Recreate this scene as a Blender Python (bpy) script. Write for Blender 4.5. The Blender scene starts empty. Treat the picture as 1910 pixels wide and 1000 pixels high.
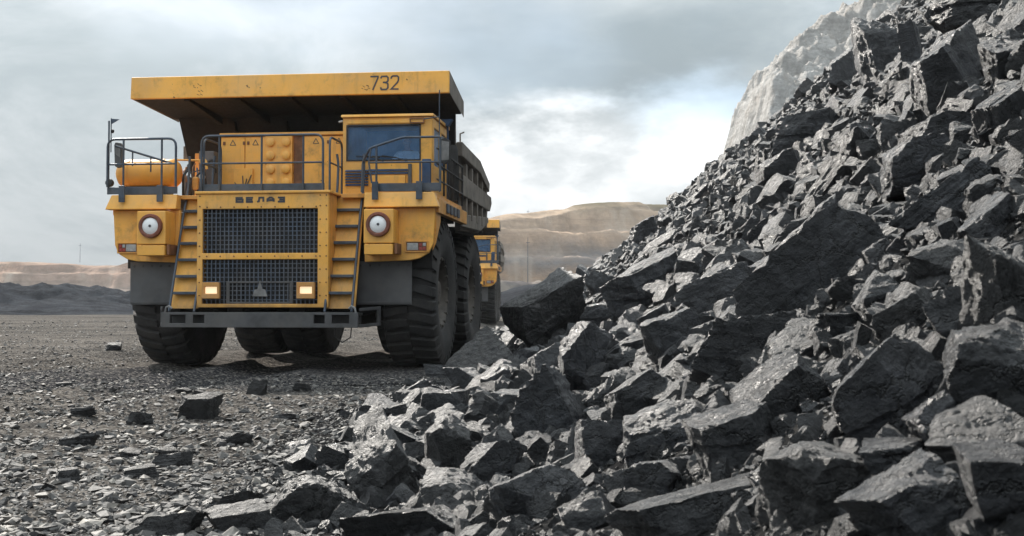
import bpy, bmesh, math, random
import numpy as np
from mathutils import Vector, Matrix, Euler

random.seed(7)
RNG = np.random.default_rng(11)
S = bpy.context.scene
COL = S.collection
R = math.radians

# ------------------------------------------------------------------ camera
F_PX, HORIZ, CAM_H = 2150.0, 560.0, 1.36
cam_d = bpy.data.cameras.new('camera')
cam = bpy.data.objects.new('camera', cam_d)
COL.objects.link(cam)
cam.location = (0, 0, CAM_H)
cam.rotation_euler = (R(90) + math.atan((HORIZ - 500) / F_PX), 0, 0)
cam_d.sensor_width = 36.0
cam_d.lens = F_PX / 1910 * 36
cam_d.clip_start = 0.05
cam_d.clip_end = 6000
cam_d.dof.use_dof = True
cam_d.dof.focus_distance = 17.0
cam_d.dof.aperture_fstop = 7.1
S.camera = cam

# ------------------------------------------------------------------ view, sun, sky
S.view_settings.view_transform = 'Standard'
S.view_settings.look = 'None'
S.view_settings.gamma = 1.0
S.view_settings.use_curve_mapping = False
S.view_settings.exposure = 0.85

SUN_AZ = math.atan2(-3.6, 5.8)          # behind the truck, to the left
SUN_EL = R(35)
sd = bpy.data.lights.new('sun', 'SUN')
sd.energy = 5.0
sd.angle = R(1.0)
sd.color = (1.0, 0.94, 0.86)
sun = bpy.data.objects.new('sun', sd)
COL.objects.link(sun)
to_sun = Vector((math.sin(SUN_AZ) * math.cos(SUN_EL), math.cos(SUN_AZ) * math.cos(SUN_EL), math.sin(SUN_EL)))
sun.rotation_euler = to_sun.to_track_quat('Z', 'Y').to_euler()
sun.location = to_sun * 200


class NT:
    """tiny helper around a node tree"""
    def __init__(self, tree):
        self.t = tree
        self.l = tree.links

    def n(self, typ, **kw):
        nd = self.t.nodes.new(typ)
        for k, v in kw.items():
            if k == 'ins':
                for kk, vv in v.items():
                    self.set(nd.inputs[kk], vv)
            else:
                setattr(nd, k, v)
        return nd

    def set(self, sock, v):
        if isinstance(v, bpy.types.NodeSocket):
            self.l.new(v, sock)
        else:
            sock.default_value = v

    def math(self, op, a, b=0.0, clamp=False):
        m = self.n('ShaderNodeMath', operation=op, use_clamp=clamp)
        self.set(m.inputs[0], a)
        self.set(m.inputs[1], b)
        return m.outputs[0]

    def mix(self, fac, a, b, blend='MIX'):
        m = self.n('ShaderNodeMix', data_type='RGBA', blend_type=blend)
        self.set(m.inputs[0], fac)
        self.set(m.inputs[6], a if not isinstance(a, tuple) else (*a, 1)[:4])
        self.set(m.inputs[7], b if not isinstance(b, tuple) else (*b, 1)[:4])
        return m.outputs[2]

    def noise(self, vec, scale, detail=4, rough=0.55, dist=0.0):
        m = self.n('ShaderNodeTexNoise')
        if vec is not None:
            self.l.new(vec, m.inputs['Vector'])
        m.inputs['Scale'].default_value = scale
        m.inputs['Detail'].default_value = detail
        m.inputs['Roughness'].default_value = rough
        m.inputs['Distortion'].default_value = dist
        return m

    def ramp(self, fac, lo, hi, a=0.0, b=1.0, smooth=True):
        m = self.n('ShaderNodeMapRange')
        m.interpolation_type = 'SMOOTHSTEP' if smooth else 'LINEAR'
        self.set(m.inputs[0], fac)
        m.inputs[1].default_value = lo
        m.inputs[2].default_value = hi
        m.inputs[3].default_value = a
        m.inputs[4].default_value = b
        return m.outputs[0]


def pix_dir(px, py):
    v = Vector(((px - 955) / F_PX, 1, (HORIZ - py) / F_PX))
    return v.normalized()


w = bpy.data.worlds.new('World')
S.world = w
w.use_nodes = True
wt = NT(w.node_tree)
for nd in list(w.node_tree.nodes):
    w.node_tree.nodes.remove(nd)
w_out = wt.n('ShaderNodeOutputWorld')
w_bg = wt.n('ShaderNodeBackground')
w_bg.inputs['Strength'].default_value = 0.1
wt.l.new(w_bg.outputs[0], w_out.inputs[0])
sky = wt.n('ShaderNodeTexSky', sky_type='NISHITA')
sky.sun_disc = False
sky.sun_elevation = SUN_EL
sky.sun_rotation = SUN_AZ
sky.dust_density = 1.0
sky.air_density = 1.0
tc = wt.n('ShaderNodeTexCoord')
DIR = tc.outputs['Generated']
mp = wt.n('ShaderNodeMapping')
mp.inputs['Scale'].default_value = (1, 1, 2.2)
wt.l.new(DIR, mp.inputs[0])
cv = mp.outputs[0]
warp = wt.noise(cv, 3.5, 7, 0.6)
wv = wt.n('ShaderNodeVectorMath', operation='MULTIPLY_ADD')
wt.l.new(warp.outputs['Color'], wv.inputs[0])
wv.inputs[1].default_value = (0.30, 0.30, 0.30)
sub = wt.n('ShaderNodeVectorMath', operation='SUBTRACT')
wt.l.new(cv, sub.inputs[0])
sub.inputs[1].default_value = (0.15, 0.15, 0.15)
wt.l.new(sub.outputs[0], wv.inputs[2])
cw = wv.outputs[0]


def sky_blob(px, py, r0, r1):
    d = pix_dir(px, py)
    m = wt.n('ShaderNodeVectorMath', operation='DISTANCE')
    wt.l.new(cw, m.inputs[0])
    m.inputs[1].default_value = (d.x, d.y, d.z * 2.2)
    return wt.ramp(m.outputs['Value'], r0, r1, 1.0, 0.0)


soft = wt.noise(cv, 3.2, 8, 0.62, 0.6)
cloud = wt.mix(wt.ramp(soft.outputs['Fac'], 0.38, 0.62), (2.15, 2.45, 2.6), (3.25, 3.48, 3.6))
# grey cloud bank over the coal slope
bank = None
for a in ((1010, 90, 0.03, 0.24), (1150, 170, 0.03, 0.22), (1000, 240, 0.03, 0.18), (1280, 70, 0.02, 0.20), (560, -10, 0.0, 0.10)):
    b = sky_blob(*a)
    bank = b if bank is None else wt.math('MAXIMUM', bank, b)
puff = wt.ramp(wt.noise(cv, 5.0, 7, 0.6).outputs['Fac'], 0.3, 0.6, 0.85, 1.05)
cloud = wt.mix(wt.math('MULTIPLY', bank, puff, True), cloud, (1.5, 1.78, 1.93))
white = None
for a in ((1200, 285, 0.06, 0.15), (1080, 330, 0.06, 0.15), (960, 345, 0.05, 0.12), (1290, 300, 0.05, 0.12)):
    b = sky_blob(*a)
    white = b if white is None else wt.math('MAXIMUM', white, b)
puff2 = wt.ramp(wt.noise(cv, 7.0, 8, 0.6).outputs['Fac'], 0.34, 0.62, 0.35, 1.0)
cloud = wt.mix(wt.math('MULTIPLY', white, puff2, True), cloud, (6.0, 6.1, 6.15))
# brighter overhead as overcast is, but steepened to fill the truck's shaded front
sx = wt.n('ShaderNodeSeparateXYZ')
wt.l.new(DIR, sx.inputs[0])
elev = wt.math('MAXIMUM', sx.outputs['Z'], 0.0)
gain = wt.math('ADD', wt.math('MULTIPLY', elev, 2.9), 0.85)
gv = wt.n('ShaderNodeVectorMath', operation='SCALE')
wt.l.new(cloud, gv.inputs[0])
wt.l.new(gain, gv.inputs['Scale'])
gaps = wt.math('MAXIMUM', sky_blob(1330, 195, 0.02, 0.10), wt.ramp(wt.noise(cv, 1.7, 5, 0.5).outputs['Fac'], 0.58, 0.75, 0, 0.45))
final_sky = wt.mix(wt.math('MULTIPLY', gaps, 0.55), gv.outputs[0], sky.outputs[0])
wt.l.new(final_sky, w_bg.inputs['Color'])

# ------------------------------------------------------------------ materials


def mat(name):
    m = bpy.data.materials.new(name)
    m.use_nodes = True
    t = NT(m.node_tree)
    for nd in list(m.node_tree.nodes):
        m.node_tree.nodes.remove(nd)
    out = t.n('ShaderNodeOutputMaterial')
    b = t.n('ShaderNodeBsdfPrincipled')
    t.l.new(b.outputs[0], out.inputs[0])
    tcn = t.n('ShaderNodeTexCoord')
    return m, t, b, tcn.outputs['Object']


def bump(t, b, h, strength, dist):
    n = t.n('ShaderNodeBump')
    n.inputs['Strength'].default_value = strength
    n.inputs['Distance'].default_value = dist
    t.l.new(h, n.inputs['Height'])
    t.l.new(n.outputs[0], b.inputs['Normal'])


def mat_simple(name, col, rough=0.5, metal=0.0, var=0.25, scale=3.0, dust=0.0, dust_col=(0.17, 0.15, 0.13)):
    m, t, b, oc = mat(name)
    nz = t.noise(oc, scale, 6, 0.6)
    c = t.mix(t.ramp(nz.outputs['Fac'], 0.3, 0.7), tuple(x * (1 - var) for x in col), tuple(min(1, x * (1 + var)) for x in col))
    if dust:
        d = t.noise(oc, 1.3, 8, 0.68)
        c = t.mix(t.ramp(d.outputs['Fac'], 0.36, 0.7, 0, dust), c, dust_col)
    t.l.new(c, b.inputs['Base Color'])
    b.inputs['Metallic'].default_value = metal
    fine = t.noise(oc, scale * 8, 4, 0.6)
    t.l.new(t.ramp(fine.outputs['Fac'], 0.2, 0.8, max(0.05, rough - 0.12), min(1, rough + 0.15)), b.inputs['Roughness'])
    bump(t, b, fine.outputs['Fac'], 0.15, 0.01)
    return m


def mat_paint(name, base, dirt_amt=0.55, mud_top=2.4):
    """worn industrial yellow: faded patches, rain streaks, rust chips, mud thrown up from below"""
    m, t, b, oc = mat(name)
    fade = t.noise(oc, 0.9, 5, 0.6)
    c = t.mix(t.ramp(fade.outputs['Fac'], 0.3, 0.7), tuple(x * 0.86 for x in base), tuple(min(1, x * 1.06) for x in base))
    mp_ = t.n('ShaderNodeMapping')
    mp_.inputs['Scale'].default_value = (5.0, 5.0, 0.45)
    t.l.new(oc, mp_.inputs[0])
    st = t.noise(mp_.outputs[0], 1.6, 6, 0.65)
    c = t.mix(t.ramp(st.outputs['Fac'], 0.52, 0.75, 0, dirt_amt * 0.55), c, (0.25, 0.13, 0.045))
    dn = t.noise(oc, 2.6, 8, 0.7)
    c = t.mix(t.ramp(dn.outputs['Fac'], 0.5, 0.78, 0, dirt_amt), c, (0.20, 0.125, 0.06))
    du = t.noise(oc, 0.7, 8, 0.72)
    c = t.mix(t.ramp(du.outputs['Fac'], 0.4, 0.68, 0.02, 0.30), c, (0.52, 0.40, 0.26))
    # thrown mud and coal dust, thickest low on the machine
    sp = t.n('ShaderNodeSeparateXYZ')
    t.l.new(oc, sp.inputs[0])
    lown = t.math('ADD', sp.outputs['Z'], t.math('MULTIPLY', t.noise(oc, 2.0, 7, 0.65).outputs['Fac'], 1.6))
    c = t.mix(t.ramp(lown, mud_top - 0.35, mud_top + 0.75, 0.75, 0.0), c, (0.13, 0.085, 0.05))
    ch = t.noise(oc, 9.0, 5, 0.55)
    chip = t.ramp(ch.outputs['Fac'], 0.70, 0.725, 0, 0.85)
    c = t.mix(chip, c, (0.07, 0.035, 0.022))
    t.l.new(c, b.inputs['Base Color'])
    t.l.new(t.ramp(dn.outputs['Fac'], 0.35, 0.75, 0.38, 0.72), b.inputs['Roughness'])
    wob = t.noise(oc, 1.4, 3, 0.5)
    hh = t.math('SUBTRACT', t.math('MULTIPLY', wob.outputs['Fac'], 0.8), t.math('MULTIPLY', chip, 0.08))
    bump(t, b, hh, 0.25, 0.02)
    return m


def mat_coal(name, dark=(0.010, 0.0115, 0.0155), light=(0.042, 0.046, 0.055), bed=22.0, gloss=(0.29, 0.56), dusty=0.26, island=False, dust_col=(0.21, 0.20, 0.19)):  # dusty and dust_col set the stone dust and the painted sunlit tops
    m, t, b, oc = mat(name)
    oi = t.n('ShaderNodeObjectInfo')
    g = t.n('ShaderNodeNewGeometry')
    rnd = g.outputs['Random Per Island'] if island else oi.outputs['Random']
    big = t.noise(oc, 2.4, 8, 0.68)
    c = t.mix(t.ramp(big.outputs['Fac'], 0.34, 0.68), dark, light)
    tone = t.math('ADD', t.math('MULTIPLY', rnd, 0.9), 0.55)
    tn = t.n('ShaderNodeVectorMath', operation='SCALE')
    t.l.new(c, tn.inputs[0])
    t.l.new(tone, tn.inputs['Scale'])
    c = tn.outputs[0]
    # stone dust in patches; upward faces painted paler to stand for sunlit tops
    dust = t.noise(oc, 5.0, 9, 0.75)
    sn = t.n('ShaderNodeSeparateXYZ')
    t.l.new(g.outputs['True Normal'], sn.inputs[0])
    ledge = t.ramp(sn.outputs['Z'], 0.0, 0.8, 0.15, 1.0)  # upward-facing weight of the painted sunlit tops
    dn = t.math('MULTIPLY', t.math('MULTIPLY', t.ramp(dust.outputs['Fac'], 0.33, 0.6), ledge), t.math('MULTIPLY', t.math('ADD', rnd, 0.35), dusty), True)  # dust patches weighted by the painted sunlit tops
    c = t.mix(dn, c, dust_col)
    wn = t.noise(oc, 3.0, 6, 0.7)
    wq = t.n('ShaderNodeVectorMath', operation='MULTIPLY_ADD')
    t.l.new(wn.outputs['Color'], wq.inputs[0])
    wq.inputs[1].default_value = (0.35, 0.35, 0.35)
    t.l.new(oc, wq.inputs[2])
    ck = t.n('ShaderNodeTexVoronoi', feature='DISTANCE_TO_EDGE')
    ck.inputs['Scale'].default_value = 4.2
    t.l.new(wq.outputs[0], ck.inputs['Vector'])
    crack = t.ramp(ck.outputs['Distance'], 0.004, 0.035, 1.0, 0.0)
    crack = t.math('MULTIPLY', crack, t.ramp(big.outputs['Fac'], 0.38, 0.6, 0.1, 1.0))
    speck = t.noise(oc, 38.0, 6, 0.75)
    c = t.mix(t.ramp(speck.outputs['Fac'], 0.50, 0.30, 0.0, 0.75), c, tuple(q * 0.6 for q in dark))
    c = t.mix(t.math('MULTIPLY', crack, 0.85), c, (0.004, 0.004, 0.005))
    t.l.new(c, b.inputs['Base Color'])
    mp_ = t.n('ShaderNodeMapping')
    mp_.inputs['Scale'].default_value = (1.3, 1.3, bed)
    t.l.new(oc, mp_.inputs[0])
    lay = t.noise(mp_.outputs[0], 1.0, 5, 0.6, 0.3)
    mid = t.noise(oc, 9.0, 9, 0.75)
    fine = t.noise(oc, 50.0, 5, 0.7)
    vor = t.n('ShaderNodeTexVoronoi', distance='CHEBYCHEV')
    vor.inputs['Scale'].default_value = 11.0
    wpv = t.n('ShaderNodeVectorMath', operation='MULTIPLY_ADD')
    t.l.new(mid.outputs['Color'], wpv.inputs[0])
    wpv.inputs[1].default_value = (0.12, 0.12, 0.12)
    t.l.new(oc, wpv.inputs[2])
    t.l.new(wpv.outputs[0], vor.inputs['Vector'])
    h = t.math('ADD', t.math('MULTIPLY', lay.outputs['Fac'], 0.35), t.math('MULTIPLY', mid.outputs['Fac'], 1.3))
    h = t.math('ADD', h, t.math('MULTIPLY', vor.outputs['Distance'], 0.6))
    h = t.math('ADD', h, t.math('MULTIPLY', fine.outputs['Fac'], 0.45))
    h = t.math('SUBTRACT', h, t.math('MULTIPLY', crack, 0.5))
    bump(t, b, h, 1.0, 0.075)
    rr = t.math('ADD', t.ramp(mid.outputs['Fac'], 0.3, 0.7, gloss[0], gloss[1]), t.math('MULTIPLY', dn, 0.3))
    t.l.new(rr, b.inputs['Roughness'])
    b.inputs['Specular IOR Level'].default_value = 0.6
    return m


M = {}
M['paint'] = mat_paint('yellow_paint', (0.95, 0.475, 0.078), 0.68, 1.95)
M['paint_dirty'] = mat_paint('dirty_yellow_paint', (0.78, 0.35, 0.055), 0.75, 2.1)
M['paint_high'] = mat_paint('upper_yellow_paint', (0.93, 0.42, 0.06), 0.3, -60)
M['muddy'] = mat_paint('muddy_yellow_paint', (0.6, 0.28, 0.06), 0.9, 0.2)
M['steel'] = mat_simple('grey_steel', (0.075, 0.076, 0.08), 0.55, 0.2, 0.3, 3, 0.5, (0.14, 0.13, 0.12))
M['flap'] = mat_simple('grey_flap', (0.085, 0.087, 0.092), 0.6, 0.0, 0.25, 2, 0.5, (0.15, 0.14, 0.135))
M['rail'] = mat_simple('blue_grey_rail', (0.055, 0.075, 0.105), 0.45, 0.2, 0.3, 5, 0.35)
M['grille'] = mat_simple('blue_grey_mesh', (0.075, 0.10, 0.14), 0.5, 0.1, 0.3, 4, 0.5)
M['blue'] = mat_simple('blue_paint', (0.025, 0.065, 0.15), 0.5, 0.1, 0.3, 5, 0.3)
M['black'] = mat_simple('black_part', (0.02, 0.02, 0.021), 0.6, 0.1, 0.3, 6, 0.35, (0.08, 0.075, 0.07))
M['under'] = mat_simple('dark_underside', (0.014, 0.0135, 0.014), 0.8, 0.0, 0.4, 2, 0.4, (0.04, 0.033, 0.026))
M['body'] = mat_simple('dusty_body_steel', (0.17, 0.145, 0.12), 0.75, 0.0, 0.35, 2.5, 0.6, (0.25, 0.225, 0.20))
M['brown'] = mat_simple('rust_brown', (0.23, 0.10, 0.045), 0.7, 0.0, 0.4, 5, 0.5, (0.12, 0.07, 0.04))
M['rubber'] = mat_simple('tyre_rubber', (0.022, 0.0218, 0.0225), 0.8, 0.0, 0.3, 4, 0.55, (0.085, 0.076, 0.07))
M['rim'] = mat_simple('wheel_rim', (0.085, 0.075, 0.066), 0.7, 0.2, 0.4, 5, 0.6, (0.14, 0.12, 0.10))
M['ring'] = mat_simple('red_brown_ring', (0.20, 0.055, 0.03), 0.6, 0.0, 0.3, 9, 0.4, (0.15, 0.09, 0.06))
M['pale'] = mat_simple('pale_canister', (0.55, 0.53, 0.5), 0.5, 0.0, 0.2, 5, 0.4)
M['marking'] = mat_simple('dark_marking', (0.055, 0.055, 0.065), 0.6, 0.0, 0.2, 9)
M['lead'] = mat_simple('dull_metal', (0.22, 0.22, 0.22), 0.5, 0.5, 0.3, 6, 0.3)
M['red'] = mat_simple('red_lens', (0.35, 0.03, 0.02), 0.25, 0, 0.2, 9, 0.3)
M['clear'] = mat_simple('clear_lens', (0.42, 0.43, 0.43), 0.2, 0.2, 0.2, 20, 0.3)
M['seat'] = mat_simple('seat_cloth', (0.05, 0.06, 0.08), 0.8)
M['lining'] = mat_simple('cab_lining', (0.28, 0.40, 0.56), 0.7)
M['skin'] = mat_simple('skin', (0.45, 0.27, 0.19), 0.5, 0, 0.08)
M['shirt'] = mat_simple('pale_blue_shirt', (0.72, 0.84, 0.97), 0.8, 0, 0.1)
M['trouser'] = mat_simple('dark_trousers', (0.04, 0.045, 0.06), 0.8)
M['hair'] = mat_simple('dark_hair', (0.03, 0.022, 0.018), 0.6)

m, t, b, oc = mat('headlight_lens')
vor = t.n('ShaderNodeTexVoronoi')
vor.inputs['Scale'].default_value = 40
t.l.new(oc, vor.inputs['Vector'])
b.inputs['Base Color'].default_value = (0.88, 0.90, 0.91, 1)
b.inputs['Roughness'].default_value = 0.25
b.inputs['Metallic'].default_value = 0.0
b.inputs['Coat Weight'].default_value = 0.6
bump(t, b, vor.outputs['Distance'], 0.2, 0.01)
M['lens'] = m

m, t, b, oc = mat('lit_lamp')
b.inputs['Base Color'].default_value = (0.9, 0.8, 0.6, 1)
b.inputs['Emission Color'].default_value = (1.0, 0.76, 0.45, 1)
b.inputs['Emission Strength'].default_value = 0.42
M['lit'] = m

m, t, b, oc = mat('tinted_glass')
# blue sun film: lets tinted light through, mirrors the sky, carries a thin coat of dust
out_ = [q for q in m.node_tree.nodes if q.type == 'OUTPUT_MATERIAL'][0]
tr = t.n('ShaderNodeBsdfTransparent')
tr.inputs[0].default_value = (0.84, 0.92, 1.0, 1)
b.inputs['Base Color'].default_value = (0.19, 0.35, 0.60, 1)
b.inputs['Roughness'].default_value = 0.06
b.inputs['IOR'].default_value = 1.55
film = t.noise(oc, 2.5, 6, 0.6)
mx = t.n('ShaderNodeMixShader')
t.l.new(t.ramp(film.outputs['Fac'], 0.3, 0.7, 0.13, 0.24), mx.inputs[0])
t.l.new(tr.outputs[0], mx.inputs[1])
t.l.new(b.outputs[0], mx.inputs[2])
t.l.new(mx.outputs[0], out_.inputs[0])
M['glass'] = m

M['coal'] = mat_coal('coal')
M['coal_dusty'] = mat_coal('dusty_coal', (0.014, 0.0148, 0.0175), (0.05, 0.051, 0.054), 16, (0.32, 0.6), 0.44)
M['coal_black'] = mat_coal('black_coal', (0.008, 0.009, 0.012), (0.03, 0.0325, 0.04), 26, (0.25, 0.52), 0.12)
M['coal_rough'] = mat_coal('rough_coal', (0.010, 0.0105, 0.013), (0.038, 0.039, 0.043), 14, (0.45, 0.8), 0.22)
M['coal_rough_dark'] = mat_coal('rough_black_coal', (0.008, 0.008, 0.009), (0.024, 0.024, 0.026), 14, (0.55, 0.85), 0.12)
M['rubble'] = mat_coal('coal_rubble', (0.007, 0.0078, 0.010), (0.029, 0.031, 0.037), 10, (0.33, 0.62), 0.26, island=True)


def mat_ground(name, cols, bscale=6.0, shadow_band=False):
    m, t, b, oc = mat(name)
    a = t.noise(oc, 0.18, 8, 0.65)
    a2 = t.noise(oc, 1.7, 8, 0.7)
    c = t.mix(t.ramp(a.outputs['Fac'], 0.42, 0.58), cols[0], cols[1])
    c = t.mix(t.ramp(a2.outputs['Fac'], 0.42, 0.68, 0, 0.75), c, cols[2])
    trk = t.n('ShaderNodeMapping')
    trk.inputs['Scale'].default_value = (0.10, 0.9, 1.0)
    trk.inputs['Rotation'].default_value = (0, 0, 0.09)
    t.l.new(oc, trk.inputs[0])
    tn_ = t.noise(trk.outputs[0], 1.0, 7, 0.7, 0.3)
    c = t.mix(t.ramp(tn_.outputs['Fac'], 0.46, 0.62, 0, 0.7), c, tuple(q * 0.42 for q in cols[2]))
    c = t.mix(t.ramp(tn_.outputs['Fac'], 0.45, 0.33, 0, 0.45), c, tuple(min(1, q * 1.5) for q in cols[1]))
    if shadow_band:
        # packed road band, painted darker to deepen the truck's shadow
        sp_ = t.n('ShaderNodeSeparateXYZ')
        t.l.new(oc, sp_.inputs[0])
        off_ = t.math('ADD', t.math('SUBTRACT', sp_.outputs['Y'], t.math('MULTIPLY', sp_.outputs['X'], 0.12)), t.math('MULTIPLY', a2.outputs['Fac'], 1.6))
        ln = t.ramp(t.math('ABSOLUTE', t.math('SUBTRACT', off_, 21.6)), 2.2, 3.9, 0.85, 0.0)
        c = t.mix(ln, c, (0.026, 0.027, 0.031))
    v = t.n('ShaderNodeTexVoronoi')
    v.inputs['Scale'].default_value = 24
    t.l.new(oc, v.inputs['Vector'])
    sc = t.n('ShaderNodeSeparateColor')
    t.l.new(v.outputs['Color'], sc.inputs[0])
    c = t.mix(t.ramp(sc.outputs[0], 0.62, 0.95, 0, 0.6), c, cols[3])
    c = t.mix(t.ramp(sc.outputs[1], 0.6, 0.95, 0, 0.6), c, cols[4])
    t.l.new(c, b.inputs['Base Color'])
    wet = t.noise(oc, 0.35, 5, 0.6)
    t.l.new(t.ramp(wet.outputs['Fac'], 0.4, 0.62, 0.95, 0.75), b.inputs['Roughness'])
    b.inputs['Specular IOR Level'].default_value = 0.0
    f1 = t.noise(oc, bscale, 8, 0.7)
    h = t.math('ADD', f1.outputs['Fac'], t.math('MULTIPLY', v.outputs['Distance'], -0.5))
    bump(t, b, h, 0.8, 0.06)
    return m


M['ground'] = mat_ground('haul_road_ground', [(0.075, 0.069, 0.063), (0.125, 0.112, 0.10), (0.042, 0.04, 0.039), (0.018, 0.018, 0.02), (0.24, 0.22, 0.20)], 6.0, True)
M['mound'] = mat_ground('coal_mound', [(0.03, 0.033, 0.04), (0.05, 0.054, 0.062), (0.024, 0.025, 0.03), (0.015, 0.015, 0.016), (0.07, 0.07, 0.07)], 2.0)
M['slopebase'] = mat_ground('coal_slope_fines', [(0.014, 0.014, 0.015), (0.026, 0.026, 0.026), (0.012, 0.012, 0.013), (0.008, 0.008, 0.009), (0.05, 0.048, 0.046)], 9.0)

# gravel stones: mostly grey coal and slate, some tan
m, t, b, oc = mat('gravel_stones')
g = t.n('ShaderNodeNewGeometry')
cr = t.n('ShaderNodeValToRGB')
t.l.new(g.outputs['Random Per Island'], cr.inputs[0])
els = cr.color_ramp.elements
els[0].position, els[0].color = 0.0, (0.02, 0.02, 0.022, 1)
els[1].position, els[1].color = 1.0, (0.34, 0.315, 0.28, 1)
for p_, c_ in ((0.35, (0.05, 0.05, 0.052)), (0.6, (0.10, 0.097, 0.093)), (0.85, (0.18, 0.168, 0.155))):
    e = els.new(p_)
    e.color = (*c_, 1)
gz = t.noise(oc, 22, 5, 0.6)
c = t.mix(t.ramp(gz.outputs['Fac'], 0.3, 0.7, 0, 0.4), cr.outputs[0], (0.09, 0.085, 0.08))
t.l.new(c, b.inputs['Base Color'])
b.inputs['Roughness'].default_value = 0.7
b.inputs['Specular IOR Level'].default_value = 0.25
bump(t, b, gz.outputs['Fac'], 0.5, 0.02)
M['gravel'] = m


def mat_hill(name, bands, hi, nscale, speck=(0.16, 0.13, 0.105), lay=0.28):
    """spoil terraces: soil colours in level bands, washed by gullies"""
    m, t, b, oc = mat(name)
    sp = t.n('ShaderNodeSeparateXYZ')
    t.l.new(oc, sp.inputs[0])
    wob = t.noise(oc, nscale, 8, 0.65)
    hh = t.math('ADD', sp.outputs['Z'], t.math('MULTIPLY', t.math('SUBTRACT', wob.outputs['Fac'], 0.5), hi * 0.75))
    k = t.ramp(hh, 0.0, hi, 0.0, 1.0, False)
    cr_ = t.n('ShaderNodeValToRGB')
    t.l.new(k, cr_.inputs[0])
    e_ = cr_.color_ramp.elements
    e_[0].position, e_[0].color = bands[0][0], (*bands[0][1], 1)
    e_[1].position, e_[1].color = bands[-1][0], (*bands[-1][1], 1)
    for p1, c1 in bands[1:-1]:
        e2 = e_.new(p1)
        e2.color = (*c1, 1)
    fine = t.noise(oc, nscale * 7, 9, 0.78)
    lyr = t.n('ShaderNodeMapping')
    lyr.inputs['Scale'].default_value = (0.12, 0.12, 2.6)
    t.l.new(oc, lyr.inputs[0])
    ln_ = t.noise(lyr.outputs[0], nscale * 6, 6, 0.7, 0.4)
    c1 = t.mix(t.ramp(ln_.outputs['Fac'], 0.47, 0.60, 0, lay), cr_.outputs[0], (0.13, 0.12, 0.115))
    c1 = t.mix(t.ramp(fine.outputs['Fac'], 0.38, 0.62, 0, 0.45), c1, speck)
    gul = t.n('ShaderNodeMapping')
    gul.inputs['Scale'].default_value = (1.0, 1.0, 0.22)
    t.l.new(oc, gul.inputs[0])
    gn_ = t.noise(gul.outputs[0], nscale * 4, 6, 0.6, 0.5)
    c1 = t.mix(t.ramp(gn_.outputs['Fac'], 0.5, 0.72, 0, 0.5), c1, (0.46, 0.40, 0.34))
    t.l.new(c1, b.inputs['Base Color'])
    b.inputs['Roughness'].default_value = 0.9
    b.inputs['Specular IOR Level'].default_value = 0.0
    bump(t, b, fine.outputs['Fac'], 0.8, 1.2)
    return m


M['hill_left'] = mat_hill('pink_tan_spoil', [(0.0, (0.10, 0.10, 0.105)), (0.24, (0.16, 0.15, 0.145)), (0.42, (0.38, 0.285, 0.235)), (0.75, (0.35, 0.245, 0.195)), (0.95, (0.20, 0.17, 0.14))], 17.0, 0.03)
M['hill_right'] = mat_hill('ochre_spoil', [(0.0, (0.06, 0.062, 0.066)), (0.18, (0.11, 0.10, 0.10)), (0.30, (0.40, 0.27, 0.18)), (0.42, (0.2, 0.19, 0.19)), (0.6, (0.47, 0.345, 0.255)), (0.85, (0.45, 0.345, 0.26)), (1.0, (0.17, 0.15, 0.10))], 30.0, 0.022)
M['cliff'] = mat_hill('pale_spoil', [(0.0, (0.42, 0.41, 0.40)), (0.5, (0.62, 0.61, 0.595)), (0.8, (0.60, 0.585, 0.565)), (1.0, (0.50, 0.475, 0.45))], 27.0, 0.12, (0.2, 0.19, 0.18), 0.2)

# ------------------------------------------------------------------ numpy noise
_P = RNG.permutation(4096).astype(np.int64)


def _hash(ix, iy, iz):
    return _P[(_P[(_P[ix & 4095] + iy) & 4095] + iz) & 4095] / 4095.0


def vnoise(p):
    p = np.asarray(p, float)
    i = np.floor(p).astype(np.int64)
    f = p - i
    f = f * f * (3 - 2 * f)
    r = 0
    for dx in (0, 1):
        for dy in (0, 1):
            for dz in (0, 1):
                wgt = (f[..., 0] if dx else 1 - f[..., 0]) * (f[..., 1] if dy else 1 - f[..., 1]) * (f[..., 2] if dz else 1 - f[..., 2])
                r = r + wgt * _hash(i[..., 0] + dx, i[..., 1] + dy, i[..., 2] + dz)
    return r


def fbm(p, octv=4, gain=0.5):
    p = np.asarray(p, float)
    a, s, tot = 1.0, 0.0, 0.0
    for k in range(octv):
        s = s + a * (vnoise(p * 2 ** k + 17.3 * k) - 0.5)
        tot += a
        a *= gain
    return s / tot


def fbm2(x, y, sc, octv=4, gain=0.5, off=0.0):
    x, y = np.broadcast_arrays(np.asarray(x, float), np.asarray(y, float))
    return fbm(np.stack([x * sc + off, y * sc - off, np.full_like(x, off * 1.7 + 0.37)], -1), octv, gain)


# ------------------------------------------------------------------ object helpers

def link_mesh(name, me, material=None, parent=None):
    o = bpy.data.objects.new(name, me)
    COL.objects.link(o)
    if material is not None and len(me.materials) == 0:
        me.materials.append(material)
    if parent is not None:
        o.parent = parent
    return o


def tag(o, label, cat, group=None):
    o['label'] = label
    o['category'] = cat
    if group:
        o['group'] = group
    return o


def empty(name, loc=(0, 0, 0), rz=0.0):
    o = bpy.data.objects.new(name, None)
    COL.objects.link(o)
    o.location = loc
    o.rotation_euler = (0, 0, rz)
    o.empty_display_size = 0.3
    return o


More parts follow.
